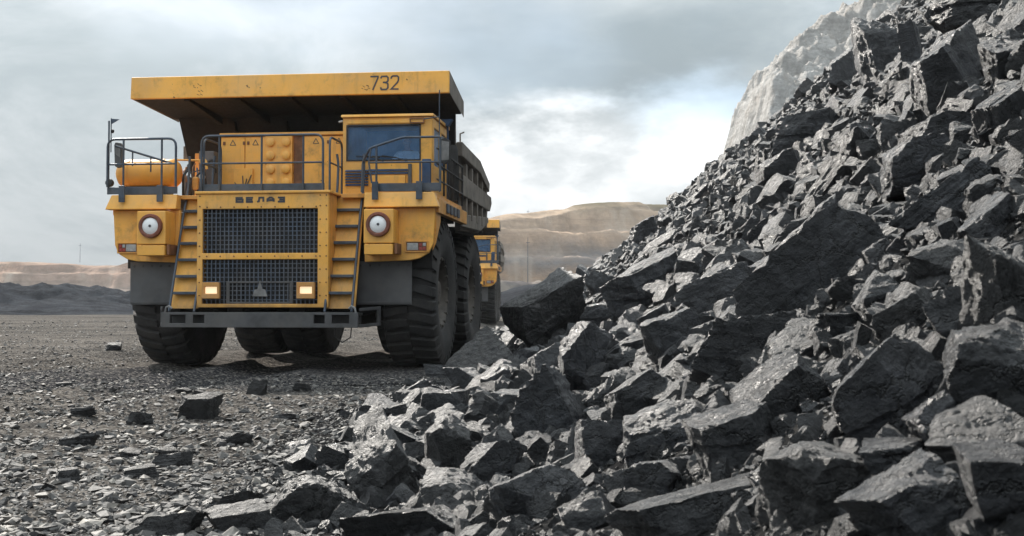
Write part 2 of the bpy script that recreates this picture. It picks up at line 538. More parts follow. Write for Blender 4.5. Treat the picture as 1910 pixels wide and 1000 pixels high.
def np_mesh(name, v, f, smooth=True, sharp=None):
    me = bpy.data.meshes.new(name)
    v = np.asarray(v, np.float32)
    f = np.asarray(f, np.int32)
    k = f.shape[1]
    me.vertices.add(len(v))
    me.vertices.foreach_set('co', v.ravel())
    me.loops.add(f.size)
    me.loops.foreach_set('vertex_index', f.ravel())
    me.polygons.add(len(f))
    me.polygons.foreach_set('loop_start', np.arange(0, f.size, k, dtype=np.int32))
    me.polygons.foreach_set('loop_total', np.full(len(f), k, np.int32))
    me.update(calc_edges=True)
    me.polygons.foreach_set('use_smooth', np.full(len(f), smooth, bool))
    if sharp is not None:
        me.set_sharp_from_angle(angle=R(sharp))
    return me


def grid_mesh(name, xs, ys, zf, smooth=True):
    X, Y = np.meshgrid(xs, ys)
    Z = zf(X, Y)
    v = np.stack([X, Y, Z], -1).reshape(-1, 3)
    nx, ny = len(xs), len(ys)
    i = (np.arange(ny - 1)[:, None] * nx + np.arange(nx - 1)[None, :]).ravel()
    return np_mesh(name, v, np.stack([i, i + 1, i + nx + 1, i + nx], -1), smooth)


class MB:
    """collects primitives into one mesh"""
    def __init__(self):
        self.v, self.f = [], []

    def add(self, vs, fs):
        o = len(self.v)
        self.v += [tuple(q) for q in vs]
        self.f += [tuple(i + o for i in q) for q in fs]
        return self

    def box(self, x0, x1, y0, y1, z0, z1):
        vs = [(x, y, z) for z in (z0, z1) for y in (y0, y1) for x in (x0, x1)]
        return self.add(vs, [(0, 2, 3, 1), (4, 5, 7, 6), (0, 1, 5, 4), (2, 6, 7, 3), (0, 4, 6, 2), (1, 3, 7, 5)])

    def hexa(self, p):
        """eight corners: four of one end, four of the other, same order round"""
        return self.add(p, [(3, 2, 1, 0), (4, 5, 6, 7), (0, 1, 5, 4), (1, 2, 6, 5), (2, 3, 7, 6), (3, 0, 4, 7)])

    def prism(self, poly, axis, a, b):
        """polygon extruded along axis between a and b; poly holds the other two coords in xyz order"""
        n = len(poly)

        def mk(q, h):
            if axis == 'x':
                return (h, q[0], q[1])
            if axis == 'y':
                return (q[0], h, q[1])
            return (q[0], q[1], h)
        vs = [mk(q, a) for q in poly] + [mk(q, b) for q in poly]
        fs = [tuple(range(n - 1, -1, -1)), tuple(range(n, 2 * n))]
        fs += [(i, (i + 1) % n, n + (i + 1) % n, n + i) for i in range(n)]
        return self.add(vs, fs)

    def tube(self, pts, r, n=8, r2=None):
        pts = [Vector(q) for q in pts]
        rings = []
        prev = None
        for i, q in enumerate(pts):
            d = (pts[min(i + 1, len(pts) - 1)] - pts[max(i - 1, 0)]).normalized()
            if prev is None:
                u = d.orthogonal().normalized()
            else:
                u = (prev - d * prev.dot(d)).normalized()
            prev = u
            ww = d.cross(u)
            rr = r if r2 is None else r + (r2 - r) * i / (len(pts) - 1)
            rings.append([q + (u * math.cos(2 * math.pi * k / n) + ww * math.sin(2 * math.pi * k / n)) * rr for k in range(n)])
        vs = [p for rg in rings for p in rg]
        fs = []
        for i in range(len(pts) - 1):
            for k in range(n):
                fs.append((i * n + k, i * n + (k + 1) % n, (i + 1) * n + (k + 1) % n, (i + 1) * n + k))
        fs.append(tuple(range(n - 1, -1, -1)))
        fs.append(tuple((len(pts) - 1) * n + k for k in range(n)))
        return self.add(vs, fs)

    def lathe(self, prof, axis='y', c=(0, 0, 0), n=32, close=True):
        """prof: list of (radius, height along axis)"""
        vs, fs = [], []
        for r_, h in prof:
            for k in range(n):
                a = 2 * math.pi * k / n
                p, q = r_ * math.cos(a), r_ * math.sin(a)
                if axis == 'y':
                    vs.append((c[0] + p, c[1] + h, c[2] + q))
                elif axis == 'x':
                    vs.append((c[0] + h, c[1] + p, c[2] + q))
                else:
                    vs.append((c[0] + p, c[1] + q, c[2] + h))
        m_ = len(prof)
        for i in range(m_ - 1):
            for k in range(n):
                fs.append((i * n + k, i * n + (k + 1) % n, (i + 1) * n + (k + 1) % n, (i + 1) * n + k))
        if close:
            fs.append(tuple(range(n - 1, -1, -1)))
            fs.append(tuple((m_ - 1) * n + k for k in range(n)))
        return self.add(vs, fs)

    def plate(self, x0, x1, z0, z1, y0, y1, holes):
        """upright plate between y0 and y1 with rectangular holes (x0,x1,z0,z1)"""
        xs = sorted({x0, x1, *[h[0] for h in holes], *[h[1] for h in holes]})
        zs = sorted({z0, z1, *[h[2] for h in holes], *[h[3] for h in holes]})
        nx, nz = len(xs) - 1, len(zs) - 1

        def solid(i, j):
            if i < 0 or j < 0 or i >= nx or j >= nz:
                return False
            cx, cz = (xs[i] + xs[i + 1]) / 2, (zs[j] + zs[j + 1]) / 2
            return not any(h[0] < cx < h[1] and h[2] < cz < h[3] for h in holes)
        idx, vs, fs = {}, [], []

        def V(i, j, k):
            if (i, j, k) not in idx:
                idx[(i, j, k)] = len(vs)
                vs.append((xs[i], y1 if k else y0, zs[j]))
            return idx[(i, j, k)]
        for i in range(nx):
            for j in range(nz):
                if not solid(i, j):
                    continue
                fs.append((V(i, j, 0), V(i + 1, j, 0), V(i + 1, j + 1, 0), V(i, j + 1, 0)))
                fs.append((V(i, j, 1), V(i, j + 1, 1), V(i + 1, j + 1, 1), V(i + 1, j, 1)))
                for di, dj, e in ((-1, 0, ((0, 0), (0, 1))), (1, 0, ((1, 1), (1, 0))), (0, -1, ((1, 0), (0, 0))), (0, 1, ((0, 1), (1, 1)))):
                    if not solid(i + di, j + dj):
                        (a0, b0), (a1, b1) = e
                        fs.append((V(i + a0, j + b0, 0), V(i + a1, j + b1, 0), V(i + a1, j + b1, 1), V(i + a0, j + b0, 1)))
        return self.add(vs, fs)

    def ribbon(self, path, wd, y, th=0.006):
        """flat stroke lying in the xz plane, proud of y towards the viewer"""
        P = [Vector((q[0], q[1])) for q in path]
        L_, R_ = [], []
        for i, q in enumerate(P):
            d0 = (q - P[i - 1]).normalized() if i else (P[1] - q).normalized()
            d1 = (P[i + 1] - q).normalized() if i < len(P) - 1 else d0
            n0, n1 = Vector((-d0.y, d0.x)), Vector((-d1.y, d1.x))
            mn = (n0 + n1)
            mn = mn.normalized() if mn.length > 1e-6 else n0
            k = wd / 2 / max(0.45, mn.dot(n0))
            L_.append(q + mn * k)
            R_.append(q - mn * k)
        n = len(P)
        vs = [(q.x, y - th, q.y) for q in L_] + [(q.x, y - th, q.y) for q in R_] + [(q.x, y, q.y) for q in L_] + [(q.x, y, q.y) for q in R_]
        fs = []
        for i in range(n - 1):
            fs.append((i, n + i, n + i + 1, i + 1))
            fs.append((2 * n + i, i, i + 1, 2 * n + i + 1))
            fs.append((n + i, 3 * n + i, 3 * n + i + 1, n + i + 1))
        fs.append((0, 2 * n, 3 * n, n))
        fs.append((n - 1, 2 * n - 1, 4 * n - 1, 3 * n - 1))
        return self.add(vs, fs)

    def build(self, name, material, parent=None, bevel=0.0, seg=2, smooth=None, label=None):
        me = bpy.data.meshes.new(name)
        me.from_pydata([tuple(q) for q in self.v], [], self.f)
        bm = bmesh.new()
        bm.from_mesh(me)
        bmesh.ops.recalc_face_normals(bm, faces=bm.faces)
        bm.to_mesh(me)
        bm.free()
        if smooth is not None:
            me.polygons.foreach_set('use_smooth', [True] * len(me.polygons))
            me.set_sharp_from_angle(angle=R(smooth))
        o = link_mesh(name, me, material, parent)
        if bevel:
            bv = o.modifiers.new('bevel', 'BEVEL')
            bv.width = bevel
            bv.segments = seg
            bv.limit_method = 'ANGLE'
            bv.angle_limit = R(40)
        if label:
            o['label'] = label
        return o


def structure(o):
    o['kind'] = 'structure'
    return o


def stuff(o, label):
    o['kind'] = 'stuff'
    o['label'] = label
    return o


def spaced(a, b, fine0, fine1, step, grow=1.18):
    """coordinates from a to b: even steps inside [fine0, fine1], growing outside"""
    mid = list(np.arange(fine0, fine1 + 1e-6, step))
    s, q = step, fine1
    right = []
    while q < b:
        s *= grow
        q = min(b, q + s)
        right.append(q)
    s, q = step, fine0
    left = []
    while q > a:
        s *= grow
        q = max(a, q - s)
        left.append(q)
    return np.array(left[::-1] + mid + right)


# ------------------------------------------------------------------ terrain

def ground_h(x, y):
    z = fbm2(x, y, 0.5, 4, 0.5, 3.1) * 0.10 + fbm2(x, y, 3.0, 3, 0.55, 8.2) * 0.05
    # shallow wheel ruts along and across the haul road
    for k, (x_, w0) in enumerate(((-7.4, 0.5), (-5.6, 0.55), (-10.2, 0.6), (-12.6, 0.5))):
        q = (x - x_ - 0.10 * (y - 16) - 0.25 * np.sin(y * 0.35 + k)) / w0
        z = z - 0.07 * np.exp(-q * q) + 0.05 * np.exp(-(np.abs(q) - 1.7) ** 2 * 3) + 0.02 * np.exp(-q * q) * np.sin(y * 14 + np.sign(q) * x * 6)
    z = z - 0.05 * np.exp(-((y - 19.2 - 0.12 * x) / 0.7) ** 2) - 0.04 * np.exp(-((y - 29 - 0.1 * x) / 1.2) ** 2)
    far = np.clip((y - 60) / 100, 0, 1)
    return z + far * fbm2(x, y, 0.05, 4, 0.5, 5.0) * 1.2


def pile_x0(y):
    return np.interp(y, [0, 8, 16, 21, 30, 50], [0.15, 0.2, 0.35, 0.75, 0.75, 0.43])


def pile_h(x, y, detail=True):
    v = x - pile_x0(y)
    z = np.interp(y, [20, 50], [0.876, 0.842]) * (v + np.sqrt(v * v + 0.95)) / 2 - 0.10
    # the bank is cut off at its far end
    e = (y - 50.5 - fbm2(x, y * 0, 0.5, 3, 0.5, 2.0) * 3.0) / 1.2
    z = z - np.clip(e, 0, None) * 1.6
    if detail:
        amp = np.clip((z + 0.1) * 2, 0.05, 1)
        z = z + amp * (fbm2(x, y, 0.28, 4, 0.55, 1.3) * 0.9 * np.clip(y / 12, 0.3, 1) + fbm2(x, y, 2.2, 4, 0.6, 6.6) * 0.26)
    return z


gx = spaced(-690, 690, -13, 3, 0.10)
gy = spaced(-55, 690, 4, 24, 0.10)
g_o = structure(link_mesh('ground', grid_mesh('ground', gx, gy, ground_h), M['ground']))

px_ = spaced(-3.0, 34, -2.6, 5, 0.085, 1.03)
py_ = spaced(-7, 60, 2.0, 15, 0.085, 1.03)
p_o = structure(link_mesh('coal_slope', grid_mesh('coal_slope', px_, py_, lambda x, y: np.maximum(pile_h(x, y), -1.2)), M['slopebase']))


def bench(z, h, k=0.55):
    """cut a slope into level benches with steeper faces between"""
    q = z / h
    f = q - np.floor(q)
    f = np.clip((f - (1 - k)) / k, 0, 1)
    return h * (np.floor(q) + f * f * (3 - 2 * f))


def hill_left_h(x, y):
    top = 16.2 + fbm2(x, y * 0, 0.018, 4, 0.5, 4.4) * 5 - np.clip((x + 120) / 60, 0, 1) * 2.0
    z = np.minimum((y - 330 + fbm2(x, y, 0.02, 4, 0.55, 9.1) * 60) * 0.42, top)
    z = np.minimum(z, 5 + np.clip(y - 372 + fbm2(x, y, 0.05, 3, 0.5, 2) * 30, 0, None) * 0.7)
    z = bench(np.maximum(z + fbm2(x, y, 0.03, 3, 0.5, 33.0) * 2.5, 0), 5.4, 0.4)
    return np.minimum(z, top) + fbm2(x, y, 0.09, 6, 0.75, 7.7) * 3.2 * np.clip((top - z) / 4, 0.15, 1) - 0.5


structure(link_mesh('hill', grid_mesh('hill', np.linspace(-260, 0, 280), np.linspace(318, 480, 140), hill_left_h), M['hill_left']))


def hill_right_h(x, y):
    px = 955 + x / 350 * F_PX
    top = np.interp(px, [700, 900, 930, 1040, 1060, 1225, 1500], [19, 21.8, 23.2, 26.6, 28.2, 30.0, 31.0]) + fbm2(x, y * 0, 0.06, 4, 0.5, 3.3) * 1.0
    a = (y - 215 + fbm2(x, y, 0.016, 4, 0.55, 1.9) * 90)
    z = np.where(a < 40, a * 0.20, np.where(a < 62, 8 + (a - 40) * 0.04, 8.9 + (a - 62) * 0.34))
    raw = np.maximum(z + fbm2(x, y, 0.025, 3, 0.5, 37.0) * 3.0, 0)
    z = np.where(raw > top - 4, np.maximum(raw, bench(raw, 6.2, 0.38)), bench(raw, 6.2, 0.38)) + 0.15 * raw - 1.5
    return np.minimum(z, top) + (fbm2(x, y, 0.08, 6, 0.75, 5.7) * 4.0 + np.abs(fbm2(x, y * 0.35, 0.12, 4, 0.6, 15.7)) * -4.0) * np.clip((top - z) / 6, 0.10, 1) - 0.5


structure(link_mesh('hill', grid_mesh('hill', np.linspace(-45, 150, 260), np.linspace(205, 440, 240), hill_right_h), M['hill_right']))


def mound_h(x, y):
    r = (fbm2(x, y, 0.06, 4, 0.55, 12.5) + 0.5)
    env = np.exp(-((y - 128) / 15.0) ** 2) * np.clip((-x - 8) / 14, 0, 1)
    return env * (0.5 + r * 4.6 + fbm2(x, y, 0.16, 5, 0.65, 31.0) * 3.0) + fbm2(x, y, 0.6, 5, 0.65, 2.2) * 1.5 * env - 0.35


structure(link_mesh('coal_mound', grid_mesh('coal_mound', np.linspace(-95, -6, 220), np.linspace(92, 165, 120), mound_h), M['mound']))


def mound2_h(x, y):
    env = np.exp(-((y - 112) / 16.0) ** 2) * np.exp(-((x - 9) / 13.0) ** 2)
    return env * (4.0 + fbm2(x, y, 0.1, 4, 0.55, 2.5) * 3) + fbm2(x, y, 0.5, 4, 0.6, 3.2) * 0.6 * env - 0.3


structure(link_mesh('coal_mound', grid_mesh('coal_mound', np.linspace(-20, 40, 120), np.linspace(80, 150, 100), mound2_h), M['mound']))


def cliff_h(x, y):
    yy = 95.0
    prof = np.interp(x - fbm2(x, y, 0.25, 4, 0.6, 9.9) * 2.2, [16.6, 17.0, 17.6, 18.6, 20.3, 23.0, 27.0, 30, 40, 60], [0, 9, 13.6, 17.4, 20.1, 22.8, 25.4, 27.5, 31, 34])
    front = (y - 66 + fbm2(x, y, 0.12, 5, 0.6, 3.9) * 9) * 1.05
    prof = prof - np.clip(y - 95, 0, None) * 1.6
    return np.minimum(prof, front) + fbm2(x, y, 0.5, 6, 0.72, 1.2) * 3.2 + fbm2(x, y, 2.1, 3, 0.7, 4.2) * 1.1 - 0.6


structure(link_mesh('spoil_hill', grid_mesh('spoil_hill', np.linspace(8, 62, 330), np.linspace(60, 125, 330), cliff_h), M['cliff']))

# ------------------------------------------------------------------ rocks
_topo = {}


def cube_topo(n):
    if n in _topo:
        return _topo[n]
    quads = []
    a = np.arange(n)
    I, J = [q.ravel() for q in np.meshgrid(a, a)]
    for ax in range(3):
        for side in (0, n):
            c = []
            for du, dv in ((0, 0), (1, 0), (1, 1), (0, 1)):
                p = np.zeros((n * n, 3), int)
                p[:, ax] = side
                p[:, (ax + 1) % 3] = I + du
                p[:, (ax + 2) % 3] = J + dv
                c.append(p)
            if side == 0:
                c = c[::-1]
            quads.append(np.stack(c, 1))
    q = np.concatenate(quads)
    u, inv = np.unique(q.reshape(-1, 3), axis=0, return_inverse=True)
    inv = np.asarray(inv).reshape(-1, 4)
    _topo[n] = (u / n * 2 - 1, inv)
    return _topo[n]


def rock_mesh(name, seed, dims, n, cuts=5, rough=1.0, strata=1.0, bed=2):
    """an angular broken block: a box knocked about by fracture planes, then chipped and split along its bedding"""
    rg = np.random.default_rng(seed)
    d, f = cube_topo(n)
    d = np.tan(d * 0.72) / math.tan(0.72)
    d = d / np.linalg.norm(d, axis=1, keepdims=True)
    N, H = [], []
    for ax in range(3):
        for s in (-1, 1):
            v = rg.normal(0, 0.19, 3)
            v[ax] = s
            v /= np.linalg.norm(v)
            N.append(v)
            H.append(rg.uniform(0.8, 1.0))
    for _ in range(cuts):
        v = rg.normal(0, 1, 3)
        v /= np.linalg.norm(v)
        N.append(v)
        H.append(np.abs(v).sum() * rg.uniform(0.50, 0.74))
    N, H = np.array(N), np.array(H)
    dn = d @ N.T
    rr = np.where(dn > 1e-4, H[None, :] / np.maximum(dn, 1e-4), 1e9)
    o = np.argsort(rr, axis=1)[:, :2]
    k = np.arange(len(d))
    r0 = rr[k, o[:, 0]]
    p = d * r0[:, None]
    ni, nj = N[o[:, 0]], N[o[:, 1]]
    gap = H[o[:, 1]] - (p * nj).sum(1)
    cs = (ni * nj).sum(1)
    mv = gap / np.maximum(1 - cs * cs, 0.12)
    ok = (mv < 1.15 / n) & (mv > 0)
    p = np.where(ok[:, None], p + (nj - cs[:, None] * ni) * mv[:, None], p)
    off = rg.uniform(-50, 50, 3)
    # bedding ledges
    s_ = p[:, bed] * rg.uniform(3.5, 6.5) + fbm(p * 1.3 + off, 3) * 1.6
    step = np.floor(s_) * 7.31
    led = vnoise(np.stack([step, step * 0 + seed * 0.77 % 31, step * 0.3], -1)) - 0.5
    side = 1 - np.abs(ni[:, bed]) ** 2
    q = p.copy()
    m_ = np.ones(3)
    m_[bed] = 0
    q = q + d * m_[None, :] * (led * side * 0.13 * strata)[:, None]
    # broken, scalloped faces and nibbled edges
    q = q + d * ((fbm(p * 1.7 + off, 4, 0.55)) * 0.20 * rough)[:, None]
    q = q + d * (fbm(p * 6.0 + off, 3, 0.6) * 0.055 * rough)[:, None]
    q = q + d * (fbm(p * 15.0 + off, 2, 0.6) * 0.022 * rough * (n > 20))[:, None]
    edge = np.clip(1 - mv * 5, 0, 1)
    chipn = np.clip(vnoise(p * 4.1 + off * 2) - 0.55, 0, 1)
    q = q - d * (edge * chipn * 0.22 * rough)[:, None]
    q = q * (np.array(dims) / 2)[None, :]
    return np_mesh(name, q, f, True, 32)


def at_pile(px, py):
    """where the sight line through a picture point meets the bank or the road"""
    a, b_ = (px - 955) / F_PX, (HORIZ - py) / F_PX
    ds = np.concatenate([np.arange(2.0, 30, 0.02), np.arange(30, 60, 0.1)])
    X, Z = a * ds, CAM_H + b_ * ds
    h = np.maximum(pile_h(X, ds), ground_h(X, ds))
    hit = np.nonzero(Z < h)[0]
    if len(hit) == 0:
        return None
    d = ds[hit[0]]
    return np.array([a * d, d, CAM_H + b_ * d]), d


def surf_normal(x, y):
    e = 0.3
    hx = (max(pile_h(x + e, y, False), 0) - max(pile_h(x - e, y, False), 0)) / (2 * e)
    hy = (max(pile_h(x, y + e, False), 0) - max(pile_h(x, y - e, False), 0)) / (2 * e)
    return Vector((-float(hx), -float(hy), 1)).normalized()


PLACED = []      # picture footprints of the lumps, to keep the filler lumps apart
LUMPS = 'loose coal lumps tumbled down the bank'

# px, py, width, height, tilt in the picture (deg, rising to the right is +), depth factor, material, cuts, label
BOULDERS = [
    (1024, 600, 158, 122, 34, 1.2, 'coal_dusty', 3, 'big boulder with a broad gritty slanting face just right of the second truck'),
    (1535, 500, 360, 215, 40, 0.5, 'coal', 3, 'huge blue-black slab, the largest lump on the whole bank'),
    (1785, 150, 165, 175, 24, 1.0, 'coal_black', 4, 'very large dark boulder high on the bank with a pale gritty top'),
    (1648, 108, 82, 135, 8, 0.8, 'coal', 3, 'tall upright coal block with a brownish left edge near the ridge'),
    (1582, 140, 52, 70, 10, 0.8, 'coal', 3, 'small upright block on the ridge line against the pale spoil hill'),
    (1712, 108, 48, 110, 6, 0.8, 'coal', 3, 'narrow upright pillar between two large blocks near the ridge'),
    (1225, 532, 125, 90, 22, 0.9, 'coal', 3, 'split boulder with layered pale top and dark right end in mid slope'),
    (1365, 682, 110, 76, -4, 0.9, 'coal_black', 2, 'square dark block with a clean front, perched above a gap'),
    (1498, 658, 185, 84, 22, 0.9, 'coal_dusty', 3, 'bright grey slab with a cracked sunlit top beside the square dark block'),
    (1462, 768, 220, 125, 30, 0.8, 'coal_black', 3, 'long dark wedge of coal sloping up to the right in the foreground'),
    (1662, 745, 235, 150, 32, 0.8, 'coal_black', 4, 'broad dark wedge with a sharp ridge, right foreground'),
    (1842, 705, 150, 130, 18, 0.9, 'coal', 3, 'grey rugged boulder at the right edge above the pale flat one'),
    (1828, 822, 175, 100, 8, 1.0, 'coal_dusty', 3, 'pale flat-topped boulder in the lower right corner region'),
    (1525, 912, 190, 180, 12, 0.9, 'coal_dusty', 4, 'blocky grey boulder with a pitted front at the bottom edge right of centre'),
    (1375, 842, 140, 110, 8, 0.9, 'coal', 4, 'cracked grey block left of the pitted boulder'),
    (1245, 818, 165, 95, 20, 0.9, 'coal', 3, 'flat dark slab with a pale upper rim in the lower middle'),
    (1212, 742, 185, 88, 28, 0.8, 'coal', 3, 'long grey slab lying diagonally in the lower middle'),
    (1034, 792, 108, 96, 30, 0.9, 'coal', 2, 'tilted cube of coal with striped bedding on its right face'),
    (967, 766, 108, 50, 2, 0.8, 'coal', 2, 'low brick-shaped coal lump left of the tilted striped cube'),
    (826, 764, 78, 64, 0, 0.9, 'coal_black', 2, 'dark square-ended block at the foot of the bank'),
    (766, 738, 150, 42, 33, 0.6, 'coal', 2, 'long thin slab leaning up from the road at the foot of the bank'),
    (724, 908, 132, 112, 28, 1.0, 'coal_dusty', 3, 'bulky tilted block at the bottom left of the bank'),
    (838, 852, 88, 96, 10, 0.9, 'coal_dusty', 3, 'upright broken block with a sunlit ragged left face'),
    (752, 828, 98, 40, -18, 0.8, 'coal', 2, 'thin slab tipped down to the right with a pale upper edge'),
    (1000, 932, 230, 105, 22, 0.8, 'coal', 3, 'wide craggy boulder at the bottom of the picture left of centre'),
    (832, 926, 125, 62, 14, 0.9, 'coal_dusty', 3, 'low pale ragged lump in front of the upright broken block'),
    (925, 872, 105, 70, 10, 0.9, 'coal', 4, 'rough lump between the upright block and the craggy boulder'),
    (1305, 955, 285, 120, 20, 0.8, 'coal', 3, 'long blurred boulder along the bottom edge near the middle'),
    (1722, 935, 185, 130, 40, 0.9, 'coal', 3, 'blurred grey wedge at the bottom edge, right side'),
    (1872, 915, 120, 100, 10, 0.9, 'coal_black', 4, 'dark blurred lump in the lower right corner'),
    (592, 945, 125, 105, 48, 0.6, 'coal_dusty', 3, 'pale flat slab leaning at the bottom left end of the bank'),
    (775, 990, 215, 60, 6, 0.9, 'coal_black', 4, 'low bluish lump cut by the bottom edge left of the craggy boulder'),
    (628, 862, 52, 48, 8, 1.0, 'coal_black', 2, 'small dark cube sitting above the pale flat slab'),
    (565, 866, 75, 40, 28, 0.9, 'coal', 3, 'wedge lump at the left tip of the bank'),
    (1100, 690, 92, 105, 4, 0.9, 'coal_black', 4, 'tall dark lump standing below the gritty boulder'),
    (1027, 704, 76, 70, 12, 0.9, 'coal', 4, 'rounded grey lump under the gritty boulder'),
    (905, 682, 120, 78, 34, 0.9, 'coal_dusty', 4, 'rough sparkling lump beside the right front tyre'),
    (1130, 602, 96, 60, 4, 0.9, 'coal_black', 3, 'dark flat-topped block right of the gritty boulder'),
    (1263, 642, 108, 82, 26, 0.9, 'coal', 3, 'grey prism lying under the split boulder'),
    (1348, 556, 112, 88, 18, 0.9, 'coal_black', 3, 'dark rounded block left of the huge slab'),
    (1690, 600, 140, 84, 34, 0.9, 'coal_dusty', 3, 'pale grained slab right of the huge slab'),
    (1782, 492, 118, 80, 26, 0.9, 'coal_dusty', 3, 'light brownish lump with a ragged top right of the huge slab'),
    (1795, 600, 100, 110, 22, 0.9, 'coal', 4, 'ribbed upright lump near the right edge in mid slope'),
    (1872, 560, 100, 165, 10, 0.9, 'coal_dusty', 4, 'tall rounded boulder with a bright top at the right edge'),
    (1785, 372, 255, 100, 38, 0.7, 'coal', 3, 'long ribbed slab pointing up the slope in the upper right'),
    (1578, 606, 105, 46, -2, 0.9, 'coal_black', 2, 'flat dark slab with a pale thin top below the huge slab'),
    (1640, 562, 90, 52, 20, 0.9, 'coal', 3, 'grey lump tucked under the right end of the huge slab'),
    (1674, 523, 40, 36, 14, 1.0, 'coal_dusty', 3, 'small bright stone in the gap right of the huge slab'),
    (1852, 420, 140, 72, 30, 0.8, 'coal', 3, 'angular slab below the long ribbed slab at the right edge'),
    (1612, 275, 88, 84, 28, 0.9, 'coal_black', 4, 'dark hunched boulder left of the small box-shaped lump'),
    (1700, 234, 52, 48, -20, 1.0, 'coal', 1, 'box-shaped lump with a sunlit left end under the very large boulder'),
    (1772, 252, 140, 70, 14, 0.9, 'coal', 4, 'broad craggy boulder below the very large dark boulder'),
    (1508, 258, 95, 62, 0, 0.9, 'coal', 2, 'jointed ledge block with upright cracks below the ridge'),
    (1547, 274, 20, 32, 14, 0.8, 'coal_dusty', 2, 'small bright sliver standing in the rubble'),
    (1850, 28, 150, 70, -6, 1.0, 'coal_black', 3, 'dark overhanging block in the top right corner'),
    (1878, 120, 75, 80, 16, 0.9, 'coal', 4, 'grey lump at the right edge beside the very large boulder'),
    (1875, 225, 85, 90, 20, 0.9, 'coal', 4, 'craggy lump at the right edge above the long ribbed slab'),
    (1238, 458, 105, 34, 36, 0.7, 'coal_dusty', 3, 'pale slab split along its length above the split boulder'),
    (1205, 440, 52, 46, 14, 0.9, 'coal_black', 3, 'dark cube on the lower ridge line against the ochre hill'),
    (1130, 838, 92, 70, -8, 0.9, 'coal_black', 3, 'dark block with a pale lid right of the tilted striped cube'),
    (1158, 722, 70, 56, 16, 0.9, 'coal_dusty', 3, 'light cracked lump above the long grey diagonal slab'),
    (1745, 795, 95, 78, 20, 0.8, 'coal_black', 2, 'thin dark slab standing behind the pale flat-topped boulder'),
    (1612, 732, 70, 62, 20, 0.9, 'coal_dusty', 3, 'bright gritty lump wedged between the two dark wedges'),
    (1668, 850, 100, 48, 6, 0.9, 'coal', 3, 'flat grey lump below the broad dark wedge'),
    (1215, 905, 105, 66, 8, 0.9, 'coal', 4, 'mottled lump above the long blurred boulder'),
    (1070, 850, 80, 52, 12, 0.9, 'coal_dusty', 4, 'pale rubbly lump below the tilted striped cube'),
    (1718, 325, 125, 84, 10, 0.9, 'coal_black', 3, 'black block above the huge slab and left of the long ribbed slab'),
    (1465, 328, 76, 62, 4, 0.9, 'coal_black', 3, 'dark square block standing out of the fine rubble'),
    (1225, 610, 70, 50, 30, 0.9, 'coal', 3, 'small ridge-backed lump left of the grey prism'),
    (1180, 655, 80, 44, 24, 0.9, 'coal_dusty', 3, 'slanting lump right of the tall dark lump'),
    (1300, 365, 120, 26, 42, 0.6, 'coal', 2, 'long splinter of coal lying along the ridge line'),
    (1440, 520, 80, 70, 28, 0.9, 'coal', 4, 'grey lump leaning on the left side of the huge slab'),
    (1480, 610, 110, 50, 36, 0.8, 'coal', 3, 'thin leaning slab under the lower end of the huge slab'),
    (1890, 660, 60, 70, 8, 1.0, 'coal', 4, 'lump cut by the right edge below the tall rounded boulder'),
    (1430, 440, 75, 46, 30, 0.9, 'coal_black', 3, 'dark lump above the left shoulder of the huge slab'),
    (1560, 395, 85, 52, 26, 0.9, 'coal', 3, 'lump resting on the upper edge of the huge slab'),
    (1280, 780, 70, 40, 30, 0.9, 'coal_dusty', 3, 'narrow lump between the diagonal slab and the dark wedge'),
    (690, 860, 60, 46, 12, 0.9, 'coal', 3, 'lump behind the bulky tilted block at the bank foot'),
    (880, 720, 60, 50, 20, 0.9, 'coal', 3, 'lump above the low brick-shaped one'),
    (940, 715, 70, 56, 26, 0.9, 'coal_black', 4, 'dark lump left of the rounded grey lump'),
    (460, 978, 90, 50, 14, 0.9, 'coal_rough', 3, 'low dark lump at the bottom edge left of the pale slab'),
]
